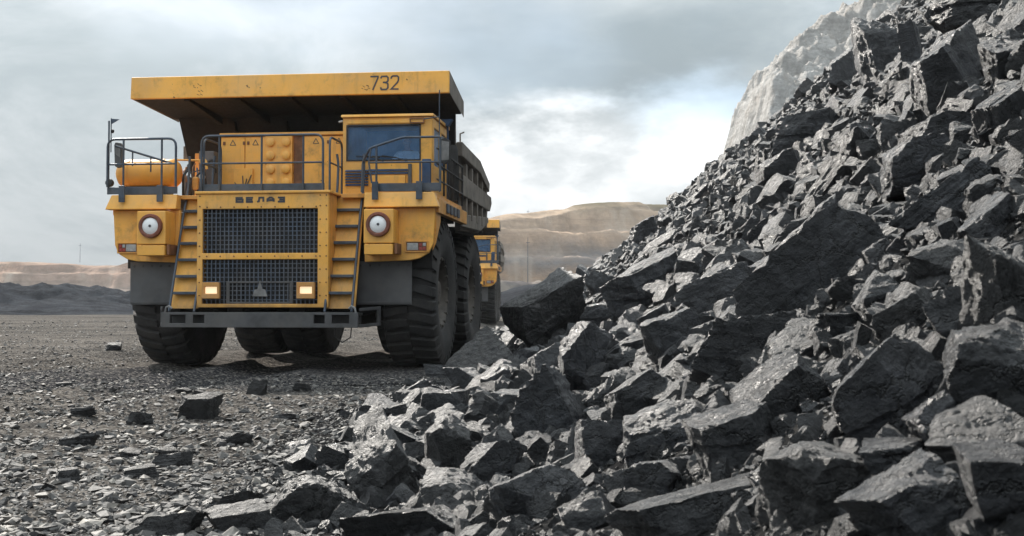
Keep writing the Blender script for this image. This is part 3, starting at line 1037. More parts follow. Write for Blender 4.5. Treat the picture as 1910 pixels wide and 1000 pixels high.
GROUND_LUMPS = [
    (364, 768, 72, 56, 6, 1.0, 'coal_rough_dark', 3, 'black coal chunk alone on the road, the biggest one there'),
    (479, 730, 34, 26, 0, 1.0, 'coal_rough_dark', 2, 'small cube of coal in the edge of the truck shadow'),
    (437, 822, 50, 23, -2, 1.0, 'coal_rough_dark', 2, 'flat black coal brick on the gravel'),
    (259, 785, 40, 24, 4, 1.0, 'coal_rough', 3, 'small bluish lump left of the biggest road chunk'),
    (212, 650, 24, 15, 0, 1.0, 'coal_rough_dark', 3, 'dark lump on the road left of the left front tyre'),
    (152, 770, 50, 16, 4, 1.0, 'coal_rough_dark', 3, 'long low dark lump on the gravel at far left'),
    (262, 884, 58, 24, 4, 1.0, 'coal_rough_dark', 3, 'dark flat lump with a small white stone at its right end'),
    (310, 986, 120, 40, 3, 0.7, 'coal_rough', 3, 'half-buried slab at the bottom edge of the road'),
    (378, 736, 30, 11, 0, 1.0, 'coal_rough_dark', 3, 'thin dark flake behind the biggest road chunk'),
    (566, 726, 32, 13, 0, 1.0, 'coal_rough_dark', 3, 'low dark lump right of the small cube'),
    (325, 862, 60, 26, 4, 1.0, 'coal_rough', 4, 'low pebbly lump above the dark flat one'),
    (246, 848, 36, 17, -4, 1.0, 'coal_rough_dark', 3, 'dark lump just behind the dark flat one'),
    (312, 846, 28, 15, 0, 1.0, 'coal_rough_dark', 3, 'little dark lump right of its twin on the gravel'),
    (556, 830, 44, 18, 6, 0.9, 'coal_dusty', 3, 'pale flat stone near the tip of the bank'),
    (150, 825, 55, 24, 6, 1.0, 'coal_rough', 4, 'grey lump in the gravel at left'),
    (445, 948, 66, 34, 8, 1.0, 'coal_rough', 4, 'rounded grey lump left of the pale leaning slab'),
    (128, 890, 40, 26, 6, 1.0, 'coal_rough', 4, 'rounded grey stone in the gravel at far left'),
    (345, 730, 24, 10, 0, 1.0, 'coal_rough_dark', 3, 'small flake on the road behind the biggest chunk'),
    (120, 718, 26, 10, 0, 1.0, 'coal_rough_dark', 3, 'dark flake on the pale road at far left'),
    (535, 778, 30, 14, 4, 1.0, 'coal_rough', 3, 'grey lump midway between road cube and bank'),
]
seed = 100
for lst, onroad in ((BOULDERS, False), (GROUND_LUMPS, True)):
    for (bx, by, bw, bh, tilt, dep, mk, cuts, label) in lst:
        seed += 1
        res = at_pile(bx, min(by + bh * 0.22, 1100))
        if res is None:
            continue
        pos, dd = res
        wm, hm = bw * dd / F_PX, bh * dd / F_PX
        th_ = abs(R(tilt))
        fit = min(wm / (wm * math.cos(th_) + hm * math.sin(th_)), hm / (wm * math.sin(th_) + hm * math.cos(th_)) * 1.3, 1) ** 0.7 * (1.08 if bw > 150 else 1.2)
        wm, hm = wm * fit, hm * fit * (1.12 if by > 640 and not onroad else 1.0)
        dims = (wm * 1.0, math.sqrt(wm * hm) * dep * 1.05, hm * 1.2 if not onroad else hm)
        if seed == 101:                 # the big one stands on the road's edge, 27 m out
            dims = (1.75, 1.6, 1.4)
        n = 40 if bw > 120 else (28 if bw > 60 else 16)
        me = rock_mesh('coal_boulder' if bw > 90 else 'coal_lump', 2077 if seed == 101 else seed, dims, n, cuts + 3, 1.25, 0.9, 2 if bw > bh else seed % 3)
        o = link_mesh('coal_boulder' if bw > 90 else 'coal_lump', me, M[mk])
        nrm = surf_normal(pos[0], pos[1])
        cz = hm * (0.30 if onroad else 0.16)
        o.location = Vector(pos) + Vector((0, 0, cz)) + (Vector((0, 0, 0)) if onroad else nrm * hm * 0.05)
        if onroad:
            gz_ = float(ground_h(pos[0], pos[1]))
            o.location = (pos[0], pos[1] + dims[1] * 0.2, gz_ + hm * 0.24)
        lean, turn = (random.uniform(10, 28) if mk == 'coal_dusty' else random.uniform(-4, 20) if mk == 'coal' else random.uniform(-12, 8)), random.uniform(-28, 24)
        if seed == 101:
            lean, turn = 24, -12
            o.location = (0.80, 27.0, 0.98)
        o.rotation_euler = Euler((R(lean), -R(tilt), R(turn)), 'XYZ')
        tag(o, label, 'coal boulder' if bw > 90 else 'coal lump', LUMPS if not onroad else 'coal lumps lying on the road')
        PLACED.append((bx, by, bw * 0.5, bh * 0.5))

# smaller lumps filling the bank: copies of a dozen broken shapes
PROTO = [rock_mesh('coal_lump', 500 + i, (1.0, random.uniform(0.7, 1.0), random.uniform(0.6, 0.95)), 12, 3 + i % 3, 0.9, 1.0, i % 3) for i in range(16)]
for i, me in enumerate(PROTO):
    me.materials.append(M[('coal', 'coal_black', 'coal', 'coal_dusty')[i % 4]])
MARKS = [(q[0], q[1], q[8]) for q in BOULDERS]
USED = set()


def where(x, y, tone, sz):
    """name a small lump by the marked boulder nearest to it"""
    order = sorted(MARKS, key=lambda q: (q[0] - x) ** 2 + (q[1] - y) ** 2)
    big = 'little' if sz < 24 else ('small' if sz < 38 else 'middling')
    for (mx_, my_, lab) in order[:12]:
        dx, dy = x - mx_, my_ - y
        side = 'right of' if dx > abs(dy) else 'left of' if -dx > abs(dy) else 'above' if dy > 0 else 'below'
        lw = lab.split()
        tail = ' '.join(lw if len(lw) <= 11 else lw[:11])
        while tail.split()[-1] in ('the', 'a', 'of', 'with', 'and', 'in', 'at', 'to', 'on', 'its', 'under', 'above', 'below', 'right', 'left', 'beside', 'between'):
            tail = tail.rsplit(' ', 1)[0]
        for sz_w in (big, 'angular', 'chipped', 'lone'):
            tx = '%s %s lump %s the %s' % (sz_w, tone, side, tail)
            if tx not in USED and len(tx.split()) <= 16:
                USED.add(tx)
                return tx
    return 'small %s lump in the rubble of the coal bank' % tone


MAXN = 298 - len(PLACED)
count, tries = 0, 0


def ridge_y(px):
    return np.interp(px, [930, 1080, 1180, 1240, 1350, 1500, 1680], [610, 500, 432, 385, 280, 160, 0])


while count < MAXN and tries < 9000:
    tries += 1
    x = random.uniform(480, 1905)
    y = random.uniform(5, 1000)
    low = np.interp(x, [450, 700, 900, 960], [1000, 770, 660, 600])
    if x < 960 and y < low:
        continue
    if x >= 930 and y < ridge_y(x) + 4:
        continue
    big = random.random()
    sz = (16 + 32 * big ** 2) if y < 470 and x < 1600 else (34 + 44 * big ** 1.5)
    if y > 700:
        sz *= 1.25
    if any(((x - q[0]) / (q[2] * 0.92 + sz * 0.30)) ** 2 + ((y - q[1]) / (q[3] * 0.92 + sz * 0.26)) ** 2 < 1 for q in PLACED):
        continue
    res = at_pile(x, y)
    if res is None:
        continue
    pos, dd = res
    s = sz * dd / F_PX
    pk = random.randrange(len(PROTO))
    o = link_mesh('coal_lump', PROTO[pk])
    o.location = Vector(pos) + surf_normal(pos[0], pos[1]) * s * 0.08
    o.scale = (s * random.uniform(0.9, 1.25), s, s * random.uniform(0.75, 1.1))
    o.rotation_euler = (R(random.uniform(-35, 35)), R(random.uniform(-55, 15)), R(random.uniform(0, 360)))
    tag(o, where(x, y, ('grey', 'black', 'grey', 'dusty')[pk % 4], sz), 'coal lump', 'small coal lumps among the boulders')
    PLACED.append((x, y, sz * 0.5, sz * 0.4))
    count += 1


def hull_template(seed, pts=11, flat=0.7):
    rg = np.random.default_rng(seed)
    bm = bmesh.new()
    for _ in range(pts):
        v = rg.uniform(-1, 1, 3)
        k = rg.integers(0, 3)
        v[k] = math.copysign(rg.uniform(0.75, 1), v[k])
        v[2] *= flat
        bm.verts.new(v * 0.5)
    res = bmesh.ops.convex_hull(bm, input=bm.verts)
    bmesh.ops.delete(bm, geom=[q for q in set(res['geom_interior'] + res['geom_unused']) if isinstance(q, bmesh.types.BMVert)], context='VERTS')
    bmesh.ops.triangulate(bm, faces=bm.faces)
    bm.verts.index_update()
    v = np.array([q.co[:] for q in bm.verts])
    f = np.array([[q.index for q in fc.verts] for fc in bm.faces])
    bm.free()
    return v, f


TEMPL = [hull_template(900 + i, 9 + i % 6, (0.7, 0.85, 1.0)[i % 3]) for i in range(36)]


def rock_template(seed):
    me = rock_mesh('template', seed, (1.0, random.uniform(0.7, 1.0), random.uniform(0.6, 0.95)), 5, 6, 1.1, 0.6, 2)
    v = np.array([q.co[:] for q in me.vertices])
    f = []
    for q in me.polygons:
        a = list(q.vertices)
        f += [[a[0], a[1], a[2]], [a[0], a[2], a[3]]]
    bpy.data.meshes.remove(me)
    return v, np.array(f)


TEMPL2 = [rock_template(1500 + i) for i in range(24)]


def scatter(name, P, sizes, material, label, templ=None, flat=1.0):
    """stones too many to count, joined into one mesh"""
    templ = templ or TEMPL
    n = len(P)
    which = RNG.integers(0, len(templ), n)
    q = RNG.normal(0, 1, (n, 4))
    q[:, 0] += 1.2
    q /= np.linalg.norm(q, axis=1, keepdims=True)
    w_, x, y, z = q.T
    Rm = np.stack([1 - 2 * (y * y + z * z), 2 * (x * y - z * w_), 2 * (x * z + y * w_), 2 * (x * y + z * w_), 1 - 2 * (x * x + z * z), 2 * (y * z - x * w_), 2 * (x * z - y * w_), 2 * (y * z + x * w_), 1 - 2 * (x * x + y * y)], -1).reshape(n, 3, 3)
    VV, FF, off = [], [], 0
    for k, (v, f) in enumerate(templ):
        ids = np.nonzero(which == k)[0]
        if len(ids) == 0:
            continue
        sc = sizes[ids, None] * RNG.uniform(0.7, 1.3, (len(ids), 3))
        vs = v[None] * sc[:, None, :]
        vs = np.einsum('nij,nkj->nki', Rm[ids], vs) * np.array([1, 1, flat]) + P[ids][:, None, :]
        VV.append(vs.reshape(-1, 3))
        FF.append((f[None] + (np.arange(len(ids)) * len(v))[:, None, None] + off).reshape(-1, 3))
        off += len(ids) * len(v)
    me = np_mesh(name, np.concatenate(VV), np.concatenate(FF), False)
    return stuff(link_mesh(name, me, material), label)


# broken lumps past the three hundred that are things of their own
N_ = 2600
d_ = 2.6 * (52 / 2.6) ** RNG.random(N_)
X_ = -1.5 + (0.5 * d_ + 2.0) * RNG.random(N_)
X_ = np.where((d_ > 17) & (X_ < -0.6), X_ + 2.5, X_)
Z_ = pile_h(X_, d_)
keep = (Z_ > -0.02) & ((CAM_H + 0.275 * d_) > Z_)
P_ = np.stack([X_, d_, Z_], -1)[keep]
sz_ = P_[:, 1] / F_PX * (22 + 46 * RNG.random(len(P_)) ** 2.0) * np.clip(1.2 - P_[:, 1] / 45, 0.42, 1.1)
P_[:, 2] += sz_ * 0.06
scatter('broken_coal', P_, sz_, M['rubble'], 'broken coal lumps packed between the larger boulders', TEMPL2)

TEMPL3 = []
for i in range(14):
    me_ = rock_mesh('template', 1700 + i, (1.0, random.uniform(0.75, 1.0), random.uniform(0.65, 0.95)), 9, 6, 1.1, 0.7, 2)
    a_ = np.array([list(q.vertices) for q in me_.polygons])
    TEMPL3.append((np.array([q.co[:] for q in me_.vertices]), np.concatenate([a_[:, [0, 1, 2]], a_[:, [0, 2, 3]]])))
    bpy.data.meshes.remove(me_)
N_ = 620
d_ = 2.8 * (16 / 2.8) ** RNG.random(N_)
X_ = -1.35 + (0.5 * d_ + 1.6) * RNG.random(N_)
Z_ = pile_h(X_, d_)
keep = (Z_ > 0.02) & ((CAM_H + 0.275 * d_) > Z_)
P_ = np.stack([X_, d_, Z_], -1)[keep]
sz_ = P_[:, 1] / F_PX * (44 + 40 * RNG.random(len(P_)))
P_[:, 2] += sz_ * 0.02
scatter('broken_coal', P_, sz_, M['rubble'], 'chunky broken coal filling the gaps of the near bank', TEMPL3)

# rubble on the bank, denser in number towards the camera
N_ = 42000
d_ = 2.3 * (54 / 2.3) ** RNG.random(N_)
tt = RNG.random(N_)
xmin = np.where(d_ < 19, -1.75 - 0.25 * np.sin(d_), -0.9)
xmax = 0.50 * d_ + 0.8
X_ = xmin + (xmax - xmin) * tt
Z_ = pile_h(X_, d_)
gh_ = ground_h(X_, d_)
keep = (Z_ > gh_ - 0.12) & ((CAM_H + 0.275 * d_) > Z_)
P_ = np.stack([X_, d_, np.maximum(Z_, gh_) + 0.0], -1)[keep]
sz_ = P_[:, 1] / F_PX * (5 + 18 * RNG.random(len(P_)) ** 2.4)
sz_ = np.minimum(np.maximum(sz_, 0.018), 0.32)
P_[:, 2] += sz_ * 0.12
scatter('coal_rubble', P_, sz_, M['rubble'], 'fine broken coal covering the bank between the lumps')

# gravel on the road
N_ = 80000
d_ = 5.6 * (75 / 5.6) ** (RNG.random(N_) ** 1.15)
X_ = (-0.47 * d_ - 0.5) + (0.47 * d_ + 1.0) * RNG.random(N_)
dens = fbm2(X_, d_, 0.55, 4, 0.6, 21.0) + 0.5
near_bank = np.exp(-np.clip(-0.9 - X_, 0, None) / 1.8)
keep = (RNG.random(N_) < (0.25 + 1.2 * np.clip(dens - 0.25, 0, 1) + near_bank * 0.5) * np.clip(1.5 - d_ / 34, 0.25, 1)) & (X_ < -1.35 + 0.5 * RNG.random(len(X_)) ** 2)
keep &= ~((d_ > 20.5) & (d_ < 36) & (X_ > -8.0))
X_, d_ = X_[keep], d_[keep]
P_ = np.stack([X_, d_, np.maximum(ground_h(X_, d_), pile_h(X_, d_))], -1)
sz_ = np.clip(0.012 + 0.018 * RNG.random(len(X_)) + 0.085 * RNG.random(len(X_)) ** 7, 0, 0.13)
sz_ = np.maximum(sz_, d_ / F_PX * (2.0 + 3.0 * RNG.random(len(X_)) ** 3))
P_[:, 2] += sz_ * 0.12
scatter('gravel', P_, sz_, M['gravel'], 'loose grey gravel strewn over the road', None, 0.6)

# crumbs that keep the far ridge line from being smooth
N_ = 2600
d_ = RNG.uniform(46.5, 50.6, N_)
X_ = RNG.uniform(0.2, 19, N_)
P_ = np.stack([X_, d_, pile_h(X_, d_)], -1)
sz_ = 0.12 + 0.5 * RNG.random(N_) ** 3
scatter('coal_rubble', P_, sz_, M['rubble'], 'broken coal along the ridge line of the bank')

# ------------------------------------------------------------------ haul truck
# local axes: x to the truck's left (right in the picture), y to its tail, z up
T_POS, T_YAW = (-4.768, 22.0, 0.0), -0.11


def fillet(pts, r, n=4):
    """polyline with its inner corners rounded"""
    P = [Vector(q) for q in pts]
    out = [P[0]]
    for i in range(1, len(P) - 1):
        a, b_, c = P[i - 1], P[i], P[i + 1]
        k = min(r, (a - b_).length * 0.45, (c - b_).length * 0.45)
        p0, p1 = b_ + (a - b_).normalized() * k, b_ + (c - b_).normalized() * k
        for j in range(n + 1):
            s = j / n
            out.append(p0 * (1 - s) ** 2 + b_ * 2 * s * (1 - s) + p1 * s * s)
    out.append(P[-1])
    return out


def tyre_meshes(width=1.06, rad=1.53):
    hw = width / 2
    prof = [(0.70, -hw * 0.66), (0.76, -hw * 0.84), (0.95, -hw * 0.97), (1.15, -hw), (1.33, -hw * 0.97), (1.42, -hw * 0.88), (1.455, -hw * 0.6),
            (1.465, 0), (1.455, hw * 0.6), (1.42, hw * 0.88), (1.33, hw * 0.97), (1.15, hw), (0.95, hw * 0.97), (0.76, hw * 0.84), (0.70, hw * 0.66)]
    mb = MB()
    mb.lathe(prof, 'x', n=64, close=False)
    nl = 33
    for side in (-1, 1):
        for k in range(nl):
            a0 = 2 * math.pi * (k + (0.5 if side > 0 else 0)) / nl
            # lug: curved bar from the middle out over the shoulder
            st = [(0.02, 0.00, rad), (0.35, 0.012, rad), (0.68, 0.04, rad - 0.005), (0.92, 0.065, rad - 0.03), (1.02, 0.075, 1.37), (1.012, 0.08, 1.27)]
            inner = [1.44, 1.44, 1.43, 1.40, 1.33, 1.26]
            wl = [0.05, 0.058, 0.066, 0.072, 0.072, 0.062]
            vs = []
            for (u, da, ro), ri, wd in zip(st, inner, wl):
                x = side * u * hw
                for (aa, rr) in ((-wd, ri), (-wd * 0.82, ro), (wd * 0.82, ro), (wd, ri)):
                    an = a0 + da + aa
                    vs.append((x, rr * math.cos(an), rr * math.sin(an)))
            fs = []
            for i in range(len(st) - 1):
                for j in range(3):
                    fs.append((i * 4 + j, i * 4 + j + 1, i * 4 + j + 5, i * 4 + j + 4))
            fs += [(0, 1, 2, 3), tuple(len(vs) - 4 + q for q in (3, 2, 1, 0))]
            mb.add(vs, fs)
    tyre = mb
    rim = MB()
    for s in (1, -1):
        rim.lathe([(0.74, s * hw * 0.70), (0.76, s * hw * 0.80), (0.71, s * hw * 0.82), (0.66, s * hw * 0.70), (0.60, s * hw * 0.30), (0.52, s * hw * 0.22), (0.10, s * hw * 0.22)], 'x', n=40, close=False)
    hub = MB()
    hub.lathe([(0.02, hw * 0.72), (0.22, hw * 0.72), (0.26, hw * 0.64), (0.27, hw * 0.36), (0.40, hw * 0.32), (0.42, hw * 0.23)], 'x', n=28, close=False)
    bolts = MB()
    for k in range(16):
        a = 2 * math.pi * k / 16
        c = (hw * 0.30, 0.50 * math.cos(a), 0.50 * math.sin(a))
        bolts.lathe([(0.035, -0.04), (0.035, 0.06), (0.018, 0.08)], 'x', c, 6)
        a += 0.1
        c = (hw * 0.76, 0.70 * math.cos(a), 0.70 * math.sin(a))
        bolts.lathe([(0.032, -0.05), (0.032, 0.05)], 'x', c, 6)
    return tyre, rim, hub, bolts


def build_truck():
    root = empty('haul_truck', T_POS, T_YAW)
    tag(root, 'big yellow mining dump truck with 732 on its canopy, facing the viewer', 'dump truck', 'mining dump trucks on the haul road')
    Y, D = M['paint'], M['paint_dirty']

    def part(name, loc=(0, 0, 0), parent=root):
        o = empty(name, loc)
        o.parent = parent
        return o

    # --- chassis
    ch = MB()
    for s in (-1, 1):
        ch.box(s * 0.62 - 0.16, s * 0.62 + 0.16, 0.25, 9.2, 1.12, 1.72)
    for y in (0.6, 2.0, 4.0, 6.2, 8.6):
        ch.box(-0.78, 0.78, y, y + 0.3, 1.2, 1.65)
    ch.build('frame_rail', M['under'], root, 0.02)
    eng = MB()
    eng.box(-1.0, 1.0, 0.45, 2.9, 1.75, 3.30)
    eng.box(-0.6, 0.6, 0.6, 2.7, 0.78, 1.11)
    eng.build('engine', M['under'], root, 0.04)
    ax = MB()
    ax.tube([(-2.15, 2.4, 1.5), (-1.4, 2.4, 1.28), (1.4, 2.4, 1.28), (2.15, 2.4, 1.5)], 0.25, 12)
    for s in (-1, 1):
        ax.lathe([(0.2, 0), (0.2, 1.5)], 'z', (s * 1.45, 2.4, 1.4), 14)
    ax.build('front_axle', M['under'], root, smooth=40)
    rx = MB()
    rx.lathe([(0.42, -2.3), (0.5, -0.7), (0.72, -0.55), (0.8, 0), (0.72, 0.55), (0.5, 0.7), (0.42, 2.3)], 'x', (0, 7.7, 1.5), 24)
    rx.box(-0.3, 0.3, 4.5, 7.3, 1.0, 1.5)
    rx.build('rear_axle', M['under'], root, smooth=40)
    for s in (-1, 1):
        MB().hexa([(s * 1.0, 3.8, 1.7), (s * 1.9, 3.8, 1.7), (s * 1.9, 5.7, 1.7), (s * 1.0, 5.7, 1.7), (s * 1.0, 3.8, 2.75), (s * 1.95, 3.8, 2.75), (s * 1.95, 5.7, 2.75), (s * 1.0, 5.7, 2.75)]).build('side_tank', M['under'], root, 0.06)

    # --- wheels
    ty, rm, hb, bo = tyre_meshes()
    meshes = None
    for (x, y, flip) in ((2.63, 2.4, 1), (-2.52, 2.4, -1), (2.45, 7.7, 1), (1.25, 7.7, 1), (-2.40, 7.7, -1), (-1.20, 7.7, -1)):
        wh = part('wheel', (x, y, 1.52))
        wh.rotation_euler = (R(random.uniform(0, 360)), 0, 0 if flip > 0 else math.pi)
        if meshes is None:
            a = [ty.build('tyre', M['rubber'], wh, smooth=30), rm.build('rim', M['rim'], wh, smooth=35), hb.build('hub', M['rim'], wh, smooth=35), bo.build('wheel_bolts', M['rim'], wh)]
            a[3]['kind'] = 'stuff'
            meshes = [q.data for q in a]
        else:
            for nm, me in zip(('tyre', 'rim', 'hub', 'wheel_bolts'), meshes):
                q = link_mesh(nm, me, None, wh)
                if nm == 'wheel_bolts':
                    q['kind'] = 'stuff'

    # --- bumper
    bp = part('bumper')
    MB().plate(-1.93, 1.91, 0.84, 1.13, -0.17, -0.10, [(-1.76, -1.45, 0.92, 1.08), (-1.30, -1.08, 0.92, 1.08), (1.06, 1.27, 0.92, 1.08), (1.41, 1.74, 0.92, 1.08)]).build('bumper_face', M['steel'], bp, 0.008)
    b2 = MB()
    b2.box(-1.90, 1.88, -0.09, 0.34, 1.07, 1.12)
    b2.box(-1.90, 1.88, -0.09, 0.34, 0.85, 0.90)
    b2.box(-1.88, 1.86, 0.22, 0.30, 0.905, 1.065)
    b2.build('bumper_tray', M['steel'], bp, 0.01)
    for s in (-1, 1):
        e = MB()
        x0, x1 = 1.93, 2.18
        for (za, zb) in ((0.84, 0.90), (1.15, 1.21)):
            e.hexa([(s * x0, -0.16, za), (s * x1, 0.38, za + 0.03), (s * x1, 0.44, za + 0.03), (s * x0, -0.09, za), (s * x0, -0.16, zb), (s * x1, 0.38, zb + 0.03), (s * x1, 0.44, zb + 0.03), (s * x0, -0.09, zb)])
        e.hexa([(s * x1, 0.385, 0.87), (s * (x1 + .03), 0.45, 0.87), (s * x1, 0.47, 0.87), (s * (x1 - .05), 0.42, 0.87), (s * x1, 0.385, 1.24), (s * (x1 + .03), 0.45, 1.24), (s * x1, 0.47, 1.24), (s * (x1 - .05), 0.42, 1.24)])
        e.build('bumper_end', M['steel'], bp, 0.008)
    chn = MB()
    chn.tube([(1.45, -0.06, 0.86), (1.44, -0.05, 0.68), (1.58, -0.05, 0.56), (1.74, -0.05, 0.66), (1.76, -0.06, 0.86)], 0.012, 6)
    chn.build('hanging_cable', M['black'], root, smooth=60)
    for s in (-1, 1):
        hk = MB()
        hk.tube([(s * 1.86, -0.14, 1.13), (s * 1.84, -0.15, 1.22), (s * 1.78, -0.15, 1.25), (s * 1.73, -0.14, 1.2)], 0.022, 8)
        hk.build('tow_eye', M['lead'], root, smooth=60)

    # --- radiator housing
    MB().plate(-1.30, 1.29, 1.22, 3.40, 0.0, 0.10, [(-1.19, 1.08, 2.26, 3.11), (-1.19, 1.08, 1.29, 2.14)]).build('radiator_housing', Y, root, 0.012)
    sh = MB()
    sh.plate(-1.30, 1.29, 1.22, 3.40, 0.102, 0.62, [(-1.24, 1.23, 1.28, 3.34)])
    sh.build('housing_shell', D, root, 0.01)
    MB().box(-1.34, 1.33, -0.035, 1.1, 3.402, 3.452).build('housing_cap', Y, root, 0.012)
    MB().box(-1.23, 1.22, 0.30, 0.60, 1.29, 3.33).build('radiator_core', M['black'], root)
    for (z0, z1) in ((2.255, 3.115), (1.285, 2.145)):
        gr = MB()
        k = 27
        for i in range(k + 1):
            x = -1.19 + 2.27 * i / k
            gr.box(x - 0.009, x + 0.009, 0.045, 0.063, z0, z1)
        kz = 10
        for i in range(1, kz):
            z = z0 + (z1 - z0) * i / kz
            gr.box(-1.195, 1.085, 0.0655, 0.080, z - 0.009, z + 0.009)
        gr.build('grille', M['grille'], root)
    # heavier frame on the lower grille
    fr = MB()
    fr.plate(-0.72, 0.60, 1.295, 1.72, 0.02, 0.04, [(-0.65, 0.53, 1.33, 1.685)])
    fr.build('grille_frame', M['steel'], root, 0.006)
    bolts = MB()
    for z in (3.36, 3.16, 2.9, 2.65, 2.4, 2.2, 1.95, 1.7, 1.45):
        for x in (-1.245, 1.13, 1.25):
            bolts.lathe([(0.014, 0.0), (0.014, -0.012), (0.006, -0.016)], 'y', (x, 0, z), 8)
    for x in np.linspace(-1.1, 1.05, 9):
        bolts.lathe([(0.014, 0.0), (0.014, -0.012), (0.006, -0.016)], 'y', (x, 0, 2.2), 8)
        bolts.lathe([(0.014, 0.0), (0.014, -0.012), (0.006, -0.016)], 'y', (x, 0, 3.145), 8)
    o = bolts.build('housing_bolts', M['brown'], root)
    o['kind'] = 'stuff'
    # maker's name in five squat letters
    lw, lh, gp = 0.158, 0.112, 0.204
    z0 = 3.225
    glyph = {
        0: [[(1, 1), (0, 1), (0, 0), (1, 0), (1, 0.55), (0, 0.55)]],                                       # Б
        1: [[(1, 1), (0, 1), (0, 0), (1, 0)], [(0, 0.5), (0.9, 0.5)]],                                      # Е
        2: [[(0, 0), (0.28, 0.12), (0.35, 1), (1, 1), (1, 0)]],                                             # Л
        3: [[(0, 0), (0, 0.62), (0.35, 1), (0.65, 1), (1, 0.62), (1, 0)], [(0, 0.38), (1, 0.38)]],          # А
        4: [[(0, 1), (1, 1), (1, 0), (0, 0)], [(0.25, 0.5), (1, 0.5)]],                                     # З
    }
    for i in range(5):
        x0 = -0.535 + i * gp
        mb = MB()
        for k, st in enumerate(glyph[i]):
            mb.ribbon([(x0 + 0.017 + q[0] * (lw - 0.034), z0 + 0.017 + q[1] * (lh - 0.034)) for q in st], 0.036, 0.0, 0.006 + 0.002 * k)
        mb.build('letter', M['marking'], root)
    tri = MB()
    tri.prism([(-0.20, 1.43), (0.10, 1.43), (0.055, 1.56), (0.0, 1.57), (-0.05, 1.75), (-0.10, 1.57), (-0.155, 1.56)], 'y', 0.010, 0.042)
    tri.build('emblem', M['lead'], root, 0.006)
    for x in (-0.985, 0.875):
        fl = part('fog_lamp', (x, 0, 1.545))
        MB().plate(-0.175, 0.175, -0.155, 0.155, -0.10, -0.03, [(-0.125, 0.125, -0.065, 0.075)]).build('casing', M['muddy'], fl, 0.01)
        MB().box(-0.17, 0.17, -0.028, -0.004, -0.15, 0.15).build('back_plate', M['brown'], fl)
        MB().box(-0.122, 0.122, -0.060, -0.030, -0.062, 0.072).build('lamp_lens', M['lit'], fl, 0.015)

    # --- fenders, deck
    for s in (-1, 1):
        fp = [(s * 1.86, 2.10), (s * 2.75, 2.13), (s * 2.95, 2.17), (s * 3.12, 2.27), (s * 3.21, 2.45), (s * 3.25, 3.14), (s * 1.86, 3.14)]
        MB().prism(fp, 'y', 0.55, 0.63).build('fender', Y, root, 0.015)
        fs_ = MB()
        fs_.hexa([(s * 3.18, 0.632, 2.3), (s * 3.25, 0.632, 2.46), (s * 3.25, 1.15, 2.9), (s * 3.18, 1.15, 2.9), (s * 3.18, 0.632, 3.14), (s * 3.25, 0.632, 3.14), (s * 3.25, 1.15, 3.14), (s * 3.18, 1.15, 3.14)])
        fs_.build('fender_side', D, root, 0.01)
        # sloped lip of the deck
        lp = MB()
        xi = 1.88
        lp.hexa([(s * xi, 0.37, 3.15), (s * 3.34, 0.37, 3.15), (s * 3.34, 0.62, 3.15), (s * xi, 0.62, 3.15),
                 (s * xi, 0.44, 3.44), (s * 3.24, 0.44, 3.44), (s * 3.24, 0.62, 3.44), (s * xi, 0.62, 3.44)])
        lp.build('deck_lip', Y, root, 0.015)
        dk = MB()
        dk.box(s * 1.36, s * 3.24, 0.64, 3.9, 3.36, 3.44)
        dk.box(s * 3.16, s * 3.30, 0.64, 4.3, 3.06, 3.345)
        dk.build('deck', D, root, 0.01)
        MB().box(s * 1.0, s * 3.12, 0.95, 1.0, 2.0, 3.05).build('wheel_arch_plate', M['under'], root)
        flp = MB()
        flp.box(*sorted((s * 1.66, s * 2.75)), 0.76, 0.785, 1.27, 2.12) if s > 0 else flp.box(-2.98, -1.9, 0.76, 0.785, 1.27, 2.12)
        fo = flp.build('mud_flap', M['flap'], root, 0.006)
        fx0, fx1 = (1.66, 2.75) if s > 0 else (-2.98, -1.9)
        fb = MB()
        for x in np.linspace(fx0 + 0.08, fx1 - 0.08, 6):
            fb.lathe([(0.022, 0.0), (0.022, -0.015), (0.01, -0.02)], 'y', (float(x), 0.76, 2.04), 8)
        fbo = fb.build('flap_bolts', M['steel'], fo)
        fbo['kind'] = 'stuff'
        MB().box(fx0 + 0.02, fx1 - 0.02, 0.745, 0.758, 1.29, 1.33).build('flap_edge_strip', M['steel'], fo, 0.004)
        # bracketed side skirt with holes
        hx = MB()
        for k in range(4):
            y = 1.5 + k * 0.45
            hx.hexa([(s * 3.302, y, 3.12), (s * 3.33, y, 3.12), (s * 3.33, y + 0.28, 3.12), (s * 3.302, y + 0.28, 3.12), (s * 3.302, y, 3.3), (s * 3.33, y, 3.3), (s * 3.33, y + 0.28, 3.3), (s * 3.302, y + 0.28, 3.3)])
        hx.build('side_bracket', M['rail'], root, 0.006)

        # headlight
        hl = part('headlight', (s * 2.245, 0, 0))
        MB().box(-0.29, 0.29, 0.06, 0.545, 2.44, 3.09).build('lamp_box', Y, hl, 0.018)
        MB().box(-0.275, 0.275, 0.05, 0.545, 2.225, 2.425).build('lamp_box_base', Y, hl, 0.012)
        MB().lathe([(0.158, 0.05), (0.165, -0.005), (0.185, -0.02), (0.225, -0.015), (0.235, 0.01), (0.235, 0.058)], 'y', (0, 0.0, 2.795), 40, False).build('lamp_ring', M['ring'], hl, smooth=40)
        MB().lathe([(0.16, 0.045), (0.16, 0.012), (0.12, -0.012), (0.06, -0.024), (0.004, -0.028)], 'y', (0, 0.0, 2.795), 36).build('lamp_lens', M['lens'], hl, smooth=50)
        MB().lathe([(0.026, 0.0), (0.026, -0.012), (0.01, -0.018)], 'y', (0.01, -0.022, 2.795), 12).build('lamp_core', M['marking'], hl, smooth=50)
